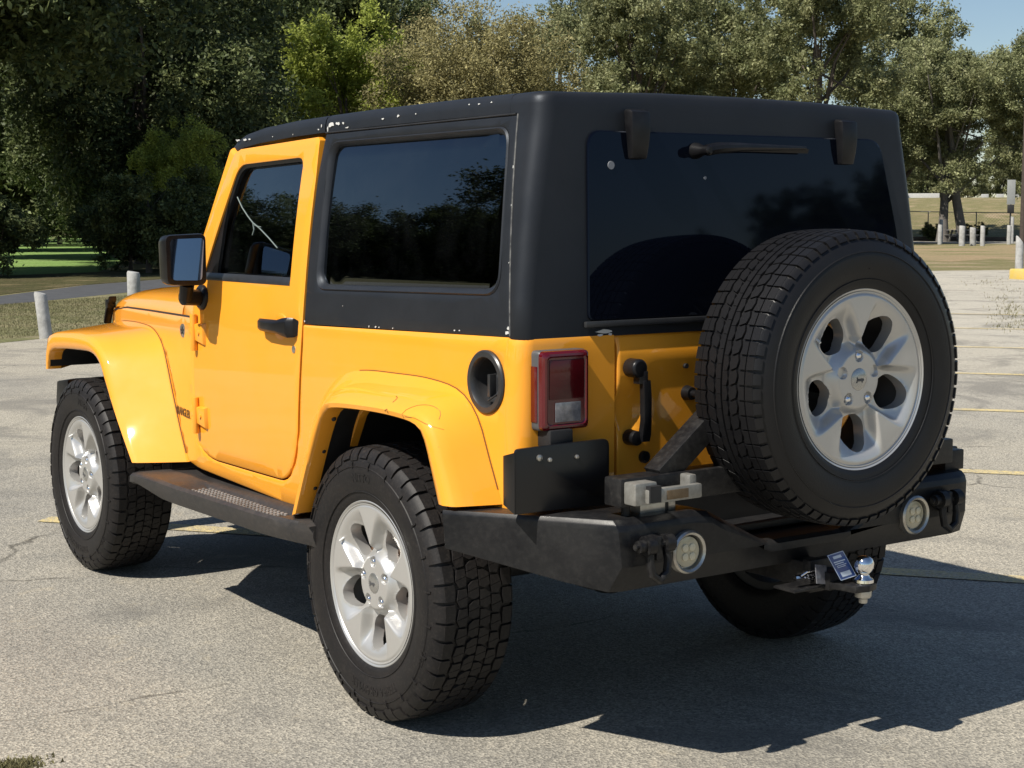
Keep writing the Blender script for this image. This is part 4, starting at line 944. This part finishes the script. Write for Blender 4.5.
# ================================================================== TREES
def leafmat(name, c1, c2, c3, trans=.25):
    m, n, l, p = new_mat(name); v = coords(n, l)
    oi = nd(n, 'ShaderNodeObjectInfo'); a = ramp(n, l, noise(n, l, v, 1.1, 5, .7), [(.32, c1), (.5, c2), (.68, c3)])
    gm = nd(n, 'ShaderNodeNewGeometry'); rp = ramp(n, l, gm.outputs['Random Per Island'], [(0., .6), (.7, 1.05), (1., 1.5)])
    c = mixc(n, l, 1., a, rp, 'MULTIPLY'); l.new(c, p.inputs['Base Color']); p.inputs['Roughness'].default_value = .55; p.inputs['Specular IOR Level'].default_value = .25
    tr = nd(n, 'ShaderNodeBsdfTranslucent'); l.new(c, tr.inputs[0]); mx = nd(n, 'ShaderNodeMixShader'); mx.inputs[0].default_value = trans
    out_ = n['Material Output']; l.new(p.outputs[0], mx.inputs[1]); l.new(tr.outputs[0], mx.inputs[2]); l.new(mx.outputs[0], out_.inputs[0]); return m
mL_dark = leafmat('dark_leaves', (.026, .040, .016), (.080, .105, .040), (.26, .29, .115), .3)  # lightest stop paints sunlit leaf clumps into the colour
mL_mid = leafmat('mid_leaves', (.14, .165, .075), (.26, .275, .135), (.40, .40, .22), .4)
mL_bright = leafmat('bright_leaves', (.26, .31, .06), (.34, .39, .08), (.42, .46, .11), .45)
mL_olive = leafmat('olive_leaves', (.21, .195, .085), (.29, .26, .115), (.38, .34, .165), .35)
mBark = simple('bark', (.085, .068, .055), .9, var=.6, vscale=4, bmp=.8, bscale=20, bdist=.03)
mBarkL = simple('grey_bark', (.11, .10, .09), .9, var=.6, vscale=4, bmp=.8, bscale=20, bdist=.03)
LS, LN = .56, 3.0      # leaf half-length factor, leaf count factor
def crown_mesh(name, mat, H_, Wd, base, nclump, nsub, nleaf, leaf, seed, sub_r=.16, leaf_r=.05, low=0., shape=1.):
    r_ = np.random.default_rng(seed)
    # main clump centres inside an uneven ellipsoid
    cz = (H_+base)/2; rz_ = (H_-base)/2; C = []
    while len(C) < nclump:
        d = r_.normal(size=3); d /= np.linalg.norm(d); rad = r_.uniform(.25, 1)**.6*.80
        if d[2] < -.5 and r_.random() > low: continue
        C.append((d[0]*rad*Wd/2, d[1]*rad*Wd/2, cz+d[2]*rad*rz_))
    C = np.array(C); S = np.repeat(C, nsub, 0); sc = np.array([Wd/2, Wd/2, rz_])
    dd = r_.normal(size=S.shape); dd /= np.linalg.norm(dd, axis=1)[:, None]; dd *= (r_.uniform(.2, 1, (len(S), 1))**.5)
    S = S + dd*sub_r*2.0*sc*np.array([1, 1, 1.0])
    P = np.repeat(S, int(nleaf*LN), 0); k = len(P); P = P + r_.normal(size=P.shape)*leaf_r*sc*np.array([1, 1, 1.])
    nrm = r_.normal(size=(k, 3))+np.array([0, .45, .9]); nrm /= np.linalg.norm(nrm, axis=1)[:, None]
    t = np.cross(nrm, r_.normal(size=(k, 3))); t /= np.linalg.norm(t, axis=1)[:, None]; b = np.cross(nrm, t)
    L = (leaf*LS*r_.uniform(.6, 1.4, (k, 1))); a = t*L; w_ = b*L*.45
    V = np.stack([P-a, P+w_*1., P+a, P-w_], 1).reshape(-1, 3)
    me = bpy.data.meshes.new(name); me.vertices.add(4*k); me.vertices.foreach_set('co', V.ravel())
    me.loops.add(4*k); me.loops.foreach_set('vertex_index', np.arange(4*k)); me.polygons.add(k); me.polygons.foreach_set('loop_start', np.arange(0, 4*k, 4)); me.polygons.foreach_set('loop_total', np.full(k, 4))
    me.materials.append(mat); me.update(); me.validate(); return me, C
def trunk_mesh(name, C, H_, base, r0, seed, lean=(0, 0), mat=None):
    rnd = random.Random(seed); mb = MB(); top = Vector((lean[0]*H_, lean[1]*H_, H_*.62)); P = []; n_ = 8
    for i in range(n_): t = i/(n_-1); P.append(Vector((top.x*t+rnd.uniform(-.1, .1)*t, top.y*t+rnd.uniform(-.1, .1)*t, top.z*t)))
    rads = [r0*(1.35 if i == 0 else 1)*(1-.72*i/(n_-1)) for i in range(n_)]; mb.tube([(p.x, p.y, p.z-.1 if i == 0 else p.z) for i, p in enumerate(P)], rads, 10)
    idx = list(range(len(C))); rnd.shuffle(idx)
    for i in idx[:16]:
        c = Vector(C[i]); t = rnd.uniform(.35, .95); s_ = P[0].lerp(P[-1], t); s_ = P[min(int(t*(n_-1)), n_-1)]; m_ = s_.lerp(c, .5)+Vector((rnd.uniform(-.4, .4), rnd.uniform(-.4, .4), rnd.uniform(-.2, .5)))
        ra = r0*(1-.7*t)*.55; mb.tube([s_, m_, c, c+(c-m_)*.35], [ra, ra*.6, ra*.3, ra*.08], 6)
    o_ = mb.build('tmp', mat or mBark, smooth=60); me = o_.data; bpy.data.objects.remove(o_); me.name = name; return me
KIND = {}
def kind(key, mat, H_, Wd, base, ncl, nsub, nleaf, leaf, seed, r0, low=0., sub_r=.16, leaf_r=.05, lean=(0, 0), bark=None):
    me, C = crown_mesh('crown', mat, H_, Wd, base, ncl, nsub, nleaf, leaf, seed, sub_r, leaf_r, low); KIND[key] = (me, trunk_mesh('trunk', C, H_, base, r0, seed, lean, bark), H_, Wd)
kind('oak1', mL_dark, 16, 15, 2.6, 44, 16, 62, .20, 1, .38, low=.5, leaf_r=.045)
kind('oak2', mL_dark, 15, 13, .3, 46, 16, 60, .20, 2, .34, low=1, leaf_r=.045)
kind('bush', mL_dark, 4.2, 6, .0, 22, 12, 46, .13, 3, .10, low=1)
kind('pecan1', mL_mid, 16, 12, 2.4, 38, 15, 42, .17, 4, .34, low=.6, leaf_r=.030, sub_r=.105)
kind('pecan2', mL_mid, 15, 13, 2.4, 36, 15, 42, .17, 5, .36, low=.6, leaf_r=.030, sub_r=.105)
kind('bright', mL_bright, 9.5, 7, 1.0, 28, 12, 50, .15, 6, .16, low=.8)
kind('olive', mL_olive, 11, 11.5, 1.0, 70, 16, 44, .12, 7, .28, low=.8, sub_r=.15, leaf_r=.05, bark=mBarkL)
kind('twin', mL_mid, 14, 13.5, 2.6, 52, 16, 56, .17, 8, .34, low=.9, leaf_r=.036, sub_r=.14, bark=mBarkL, lean=(.03, -.05))
kind('shrub', mL_mid, 3.2, 4.5, 0, 16, 10, 40, .12, 9, .06, low=1)
CP = Vector((-3.8912, 3.0903))
def at(px, dist):
    az = yaw - math.atan((px-512)/1553.1); return CP.x+dist*math.cos(az), CP.y+dist*math.sin(az)
def tree(name, key, xy, s_, rz, label, cat='tree', group=None, sz=None):
    cm, tm, H_, Wd = KIND[key]; x, y = xy
    r_ = empty(name, (x, y, gz(x, y)-.01)); r_.rotation_euler = (0, 0, rz); r_.scale = (s_, s_, sz or s_)
    link('trunk', tm, r_); link('crown', cm, r_); tag(r_, label, cat, group); return r_
TREES = [
 ('oak_tree', 'oak1', at(-70, 46), 1.0, .4, 'dark oak at the left edge of the picture, in front of the wood'),
 ('oak_tree', 'oak2', at(145, 56), .82, 1.3, 'dark oak with leaves down to the ground just right of the green lawn'),
 ('oak_tree', 'oak1', at(128, 66), 1.1, 2.4, 'dark oak left of the bright green tree, behind the nearer dark ones'),
 ('oak_tree', 'oak1', at(-28, 64), 1.0, 3.3, 'dark oak whose canopy hangs above the green lawn'),
 ('oak_tree', 'oak2', at(20, 118), 1.1, .2, 'dark oak at the far end of the green lawn, left half'),
 ('oak_tree', 'oak2', at(95, 125), 1.1, 2.2, 'dark oak at the far end of the green lawn, right half'),
 ('oak_tree', 'oak2', at(-20, 82), 1.1, 5.2, 'dark oak left of the green lawn, behind the edge of the picture'),
 ('oak_tree', 'oak2', at(160, 88), 1.1, 4.2, 'dark oak right of the green lawn, behind the nearer ones'),
 ('oak_tree', 'oak1', at(300, 92), 1.15, 5.0, 'tall dark oak rising behind the bright green tree'),
 ('leafy_tree', 'bright', at(350, 74), 1.22, 0., 'bright yellow green tree left of the round olive one'),
 ('leafy_tree', 'bright', at(192, 50), .50, 2., 'small bright green tree against the dark oaks, above the mirror'),
 ('round_tree', 'olive', at(470, 70), 1.0, 0., 'round olive brown tree above the hardtop'),
 ('tall_tree', 'pecan1', at(385, 100), 1.1, 1., 'tall green tree behind the olive one, on its left'),
 ('tall_tree', 'pecan2', at(560, 98), 1.15, 2., 'tall green tree behind the olive one, on its right'),
 ('tall_tree', 'pecan1', at(640, 90), 1.08, 3., 'tall thin-leaved tree right of the olive one, sky showing through'),
 ('tall_tree', 'pecan2', at(725, 100), 1.22, 4., 'tall tree above the middle of the rear window'),
 ('tall_tree', 'pecan1', at(815, 92), 1.15, 5.1, 'tall tree above the right end of the hardtop'),
 ('tall_tree', 'pecan2', at(890, 112), 1.22, 5.9, 'tallest tree right of the hardtop, against open sky'),
 ('twin_trunk_tree', 'twin', at(941, 106), 1.0, 0, 'tree by the road with two pale trunks, right of the hardtop'),
 ('tall_tree', 'pecan1', at(1052, 108), .95, 2.2, 'tree cut by the right edge, beside the dark pole'),
]
for nm, k, xy, s_, rz, lb in TREES: tree(nm, k, xy, s_, rz, lb)
# second trunk of the twin tree is part of it
tw = [o for o in col.objects if o.name.startswith('twin_trunk_tree')][0]
mb = MB(); mb.tube([(rt2.x*a_, rt2.y*a_, z) for a_, z in ((1.35, -.1), (1.15, 1.2), (.75, 3.2), (.5, 6), (.2, 8))], [.38, .31, .28, .2, .1], 10); mb.build('trunk', mBarkL, tw, smooth=60)
# far wood behind the bank, under the crowns
for i, (px, d, s_, k) in enumerate([(890, 172, 1.6, 'shrub'), (925, 178, 1.9, 'shrub'), (965, 175, 1.5, 'shrub'), (1000, 180, 2.0, 'shrub'), (1035, 174, 1.7, 'shrub')]):
    tree('shrub', k, at(px, d), s_, i*1.3, 'green shrub on top of the far grassy bank behind the fence', 'shrub', 'shrubs along the top of the bank')
WB = [(-140, 105), (-60, 130), (60, 150), (130, 150), (230, 120), (330, 130), (430, 135), (520, 140), (610, 135), (690, 142), (770, 138), (850, 150), (930, 195), (1010, 200), (1090, 190)]
for i, (px, d) in enumerate(WB):
    tree('woodland_tree', ['oak2', 'pecan1', 'pecan2'][i % 3] if px > 250 else 'oak2', at(px, d), 1.0 if px < 470 else .55 if px < 880 else .8, i*1.7, 'tree of the far wood, mostly hidden by nearer crowns', 'tree', 'far wood behind the park trees')
for i, (px, d, s_) in enumerate([(132, 48, .62), (-8, 44, .75), (150, 46, .8), (250, 57, .5), (235, 52, .9), (20, 98, 1.3), (62, 104, 1.5), (104, 99, 1.3)]):
    tree('bush', 'bush', at(px, d), s_, i*2.1, ['dark bush right of the green lawn, nearest the road', 'dark bush at the left edge by the road', 'dark bush between lawn and mirror', 'dark bush behind the cab, below the bright green tree', 'dark bush behind the cab', 'dark bush at the far left end of the green lawn', 'dark bush closing the middle of the green lawn', 'dark bush at the far right end of the green lawn'][i], 'bush')
tree('bush', 'bush', at(934, 109), .34, .5, 'dark bush at the foot of the twin trunks', 'bush'); tree('bush', 'bush', at(975, 110), .34, 2.5, 'dark bush right of the twin trunks', 'bush')
# trees behind and beside the photographer (they show in the panes)
def pol(az, d): return (-0.0+d*math.cos(R(az)), d*math.sin(R(az)))
for i, (az, d, k, s_) in enumerate([(15, 54, 'oak1', .64), (19.5, 50, 'pecan1', .60), (23.5, 50, 'oak2', .62), (27, 49, 'oak1', .60), (30, 50, 'oak2', .62), (32.5, 48, 'oak1', .64), (35.0, 50, 'oak2', .80), (40.5, 44, 'oak1', .92), (49, 42, 'oak1', 1.1), (55, 50, 'oak2', 1.1), (70, 60, 'oak1', 1.1), (90, 65, 'oak2', 1.1),
    (115, 80, 'pecan1', 1), (140, 95, 'oak2', 1), (165, 100, 'pecan2', .9), (190, 105, 'oak2', .7), (200, 105, 'oak2', .35), (206, 110, 'oak2', .26), (211, 110, 'oak1', .22), (215, 112, 'oak2', .24), (218.5, 108, 'oak2', .27), (222, 100, 'oak2', .40), (225.5, 92, 'oak1', .52), (228.5, 90, 'oak2', .62), (232, 92, 'oak1', .62), (237, 92, 'oak2', .7), (244, 100, 'oak2', .9), (252, 100, 'oak2', .9)]):
    tree('park_tree', k, pol(az, d), s_, i*.9, 'park tree seen only as a dark reflection in the car windows', 'tree', 'trees reflected in the windows')

for i, az in enumerate((15, 19.5, 24, 28, 32, 36)):  # added out of view to hide sunlit ground in the pane reflections
    tree('reflection_bush', 'bush', pol(az, 38), .85, i*1.9, 'unseen bush added to keep the car windows dark low down', 'bush', 'bushes added for the window reflections')

# ================================================================== PARK FURNITURE
mPost = simple('whitewashed_wood', (.42, .42, .41), .8, var=.9, vscale=5, c2=(.20, .195, .18), bmp=.5, bscale=25, bdist=.01)
def post(px, d, h, r, lean, label, slant=.018):
    x, y = at(px, d); r_ = link('bollard', None) if False else None
    mb = MB(); rings = []
    for z, rr, sl in ((-.05, 1.03, 0), (h*.5, 1, 0), (h-.03, 1, slant), (h, .86, slant*1.0)):
        rings.append([(rr*r*math.cos(t)+lean[0]*max(z, 0), rr*r*math.sin(t)+lean[1]*max(z, 0), z+sl*math.sin(t+.6)) for t in [2*PI*k/14 for k in range(14)]])
    mb.loft(rings); o_ = mb.build('bollard', mPost, smooth=40, loc=(x, y, gz(x, y))); tag(o_, label, 'bollard', 'white wooden bollards'); return o_
post(45.5, 20.4, .57, .080, (.05, .09), 'white wooden bollard on the grass strip, nearest, above the front fender')
post(134.5, 27.5, .60, .112, (0, 0), 'white wooden bollard behind the hood, beside the park road')
post(1018.3, 46.5, .88, .115, (0, 0), 'thick grey white bollard at the right edge by the yellow kerb', .12)
post(938.5, 95, 1.15, .13, (0, 0), 'white bollard left of the others along the far road')
post(939.5, 100, 1.45, .11, (0, 0), 'taller white bollard directly behind the leftmost far one')
post(960.5, 90, 1.10, .17, (0, 0), 'stout white bollard in front of the picnic table')
post(971.5, 91, 1.0, .17, (-.05, .1), 'leaning pale bollard right of the picnic table')
post(981, 90, 1.10, .13, (0, 0), 'white bollard standing alone right of the leaning one')
post(1007.3, 96, 1.10, .13, (0, 0), 'white bollard in front of the grey sign')
post(1010.2, 99, 1.6, .10, (0, 0), 'thin white bollard just right of the grey sign')
# kerb piece
x, y = at(1030.5, 40); mb = MB(); mb.loft([[(a*sc_, b*sc_, z) for a, b in ((-.4, -.35), (.4, -.35), (.4, .35), (-.4, .35))] for z, sc_ in ((-.02, 1), (.20, 1), (.25, .97))])
o_ = mb.build('kerb', simple('yellow_kerb_paint', (.62, .44, .08), .7, var=.6, vscale=6, c2=(.5, .42, .28)), bevel=.02, loc=(x, y, 0)); o_.rotation_euler = (0, 0, R(-20)); tag(o_, 'low yellow painted kerb at the right edge, below the thick bollard', 'kerb')
# utility pole
x, y = at(1020.8, 92); mb = MB(); mb.tube([(0, 0, -.2), (0, 0, 5), (0, 0, 11.0)], [.17, .15, .12], 12); o_ = mb.build('utility_pole', simple('pole_wood', (.05, .038, .032), .9, var=.5, vscale=5), loc=(x, y, 0)); tag(o_, 'tall dark wooden pole at the right edge', 'pole')
# sign
x, y = at(1008, 100.5); sg = empty('road_sign', (x, y, gz(x, y))); sg.rotation_euler = (0, 0, yaw-.25); tag(sg, 'narrow grey sign on a dark post among the far bollards', 'sign')
mb = MB(); mb.box(-.05, .05, -.05, .05, -.1, 3.6); mb.build('post', mDGrey, sg); mb = MB(); mb.box(-.09, -.055, -.24, .24, 2.35, 3.85); mb.build('sign_board', simple('sign_back', (.24, .25, .25), .5, var=.3), sg, bevel=.01)
mb = MB(); mb.box(-.12, -.055, -.20, .20, 1.85, 2.33); mb.build('lower_board', mBlk, sg, bevel=.01)
# picnic table
x, y = at(961, 105.5); pt = empty('picnic_table', (x, y, gz(x, y))); pt.rotation_euler = (0, 0, yaw+PI/2+.2); tag(pt, 'grey picnic table in the shade under the twin trunks', 'picnic table')
mW = simple('grey_wood', (.12, .12, .115), .9, var=.5)
mb = MB()
for k in range(5): mb.box(-.95, .95, -.40+k*.165, -.25+k*.165, .74, .79)
mb.build('table_top', mW, pt, bevel=.005)
for s_ in (1, -1):
    MB().box(-.95, .95, s_*.72-.14, s_*.72+.14, .42, .47).build('bench', mW, pt, bevel=.005)
    mb = MB(); mb.hexa([(s_*.6-.05, -.75, 0), (s_*.6+.05, -.75, 0), (s_*.6+.05, -.65, 0), (s_*.6-.05, -.65, 0), (s_*.6-.05, -.3, .74), (s_*.6+.05, -.3, .74), (s_*.6+.05, -.2, .74), (s_*.6-.05, -.2, .74)])
    mb.hexa([(s_*.6-.05, .65, 0), (s_*.6+.05, .65, 0), (s_*.6+.05, .75, 0), (s_*.6-.05, .75, 0), (s_*.6-.05, .2, .74), (s_*.6+.05, .2, .74), (s_*.6+.05, .3, .74), (s_*.6-.05, .3, .74)]); mb.box(s_*.6-.05, s_*.6+.05, -.8, .8, .34, .42)
    mb.build('leg', mW, pt)
# chain link fence
A = Vector(at(880, 121)); B = Vector(at(1075, 117)); fe = empty('chain_link_fence', (A.x, A.y, 0)); tag(fe, 'low chain link fence at the foot of the far grassy bank', 'fence')
D = B-A; L_ = D.length; D.normalize(); mF = simple('fence_wire', (.20, .20, .20), .5, metal=.5); npst = int(L_/3)
def fp(s_, z): p_ = D*s_; return (p_.x, p_.y, gz(A.x+p_.x, A.y+p_.y)+z)
for k in range(npst+1): MB().tube([fp(k*L_/npst, -.05), fp(k*L_/npst, 1.75)], .04, 8).build('fence_post', mF, fe)
mb = MB(); mb.tube([fp(k*L_/npst, 1.70) for k in range(npst+1)], .03, 6); mb.build('top_rail', mF, fe)
mb = MB(); s_ = 0
while s_ < L_-1.6:
    mb.tube([fp(s_, .1), fp(s_+1.6, 1.7)], .006, 3); mb.tube([fp(s_+1.6, .1), fp(s_, 1.7)], .006, 3); s_ += .22
mb.build('wire_mesh', mF, fe)
# long dark kerb rail in front of the fence
A2 = Vector(at(885, 111)); B2 = Vector(at(1070, 108)); D2 = B2-A2; mb = MB(); nrm = Vector((-D2.y, D2.x)).normalized()*.12
mb.loft([[(p_.x+q.x, p_.y+q.y, z) for q, z in ((nrm, 0), (nrm, .28), (-nrm, .28), (-nrm, 0))] for p_ in (Vector((0, 0)), D2*.5, D2)]); o_ = mb.build('timber_edging', mBark, loc=(A2.x, A2.y, 0), bevel=.02); tag(o_, 'long low timber edging along the far road', 'edging')
# white wall and blocks on the bank
mWh = simple('white_concrete', (.40, .40, .39), .8, var=.4)
a, b = Vector(at(905, 154)), Vector(at(937, 154)); d_ = b-a; nn = Vector((-d_.y, d_.x)).normalized()*.15; zz = gz(b.x, b.y)
mb = MB(); mb.loft([[(p_.x+q.x, p_.y+q.y, z) for q, z in ((nn, -.6), (nn, .42), (-nn, .42), (-nn, -.6))] for p_ in (Vector((0, 0)), d_)]); o_ = mb.build('low_wall', mWh, loc=(a.x, a.y, zz), bevel=.03); tag(o_, 'low white wall on top of the far bank, beside the hardtop', 'wall')
for i, (px, w_) in enumerate([(982, .3), (997, .22), (1012, .14)]):
    x, y = at(px, 152); mb = MB(); mb.loft([[(a_*k_, b_*k_, z) for a_, b_ in ((-.3, -.2), (.3, -.2), (.3, .2), (-.3, .2))] for z, k_ in ((-.5, 1), (.22, 1), (.3, .94))]); o_ = mb.build('parking_block', mWh, bevel=.02, loc=(x, y, gz(x, y))); o_.rotation_euler = (0, 0, yaw+PI/2)
    tag(o_, ['white concrete block on the far bank, nearest the twin trunks', 'white concrete block on the far bank, between the other two', 'white concrete block on the far bank, behind the grey sign'][i], 'block', 'white blocks on the bank')
# ---------------------------------------------------------------- grass
mGr = leafmat('grass_blades', (.17, .165, .075), (.21, .195, .10), (.30, .26, .15), .3)
def grass(name, pts_fn, n_, h, label):
    r_ = np.random.default_rng(11); P = pts_fn(r_, n_); k = len(P); ang = r_.uniform(0, 2*PI, k); hh = h*r_.uniform(.4, 1.3, k); w_ = .004+.05*hh
    dx, dy = np.cos(ang)*w_, np.sin(ang)*w_; lx, ly = r_.normal(size=k)*hh*.4, r_.normal(size=k)*hh*.4
    V = np.stack([np.stack([P[:, 0]-dx, P[:, 1]-dy, P[:, 2]], 1), np.stack([P[:, 0]+dx, P[:, 1]+dy, P[:, 2]], 1), np.stack([P[:, 0]+lx, P[:, 1]+ly, P[:, 2]+hh], 1)], 1).reshape(-1, 3)
    me = bpy.data.meshes.new(name); me.vertices.add(3*k); me.vertices.foreach_set('co', V.ravel()); me.loops.add(3*k); me.loops.foreach_set('vertex_index', np.arange(3*k)); me.polygons.add(k)
    me.polygons.foreach_set('loop_start', np.arange(0, 3*k, 3)); me.polygons.foreach_set('loop_total', np.full(k, 3)); me.materials.append(mGr); me.update(); o_ = link(name, me); tag(o_, label, 'grass', None, 'stuff')
def strip_pts(r_, n_):
    a0, a1, b0, b1 = [np.array(q) for q in ((15.3, -2.0), (21.5, -14.8), (23.4, -4.3), (28.0, -12))]
    s_, t = r_.random(n_)[:, None], r_.random(n_)[:, None]; p_ = (a0*(1-s_)+a1*s_)*(1-t)+(b0*(1-s_)+b1*s_)*t; return np.c_[p_, np.full(n_, -.006)]
grass('grass_blades', strip_pts, 60000, .025, 'short dry grass on the strip between lot and park road')
def tuft(cx, cy, r): return lambda r_, n_: np.c_[cx+r_.normal(size=n_)*r, cy+r_.normal(size=n_)*r*.8, np.zeros(n_)]
def weeds(r_, n_):
    o_ = []
    for px, d, k, rad in ((1003, 29.5, 60, .14), (1010, 27, 90, .16), (1008, 24.5, 70, .14), (1016, 22.5, 60, .12), (1005, 22, 40, .1), (990, 38, 80, .3), (1018, 33, 90, .3), (1012, 26, 60, .1)):
        x, y = at(px, d); t_ = r_.normal(size=k)*rad*5; o_.append(np.c_[x+r_.normal(size=k)*rad+t_*.6, y+r_.normal(size=k)*rad-t_*.8, np.zeros(k)])
    return np.concatenate(o_)
grass('weed_tufts', weeds, 0, .045, 'weeds growing through the cracked asphalt at the right')
grass('grass_clump', tuft(-.82, 2.08, .05) , 0, .03, 'x') if False else None
def corner(r_, n_):
    c = (.0, 0.)
    o_, d_ = Vector((-3.8912, 3.0903, 1.4602)), fw + rt2*((10-512)/1553.1) - up2*((768-384)/1553.1); t = -o_.z/d_.z; p_ = o_+d_*t
    return np.c_[p_.x+r_.normal(size=n_)*.025, p_.y+r_.normal(size=n_)*.04, np.zeros(n_)]
grass('grass_clump', corner, 900, .012, 'small clump of grass at the bottom left corner')
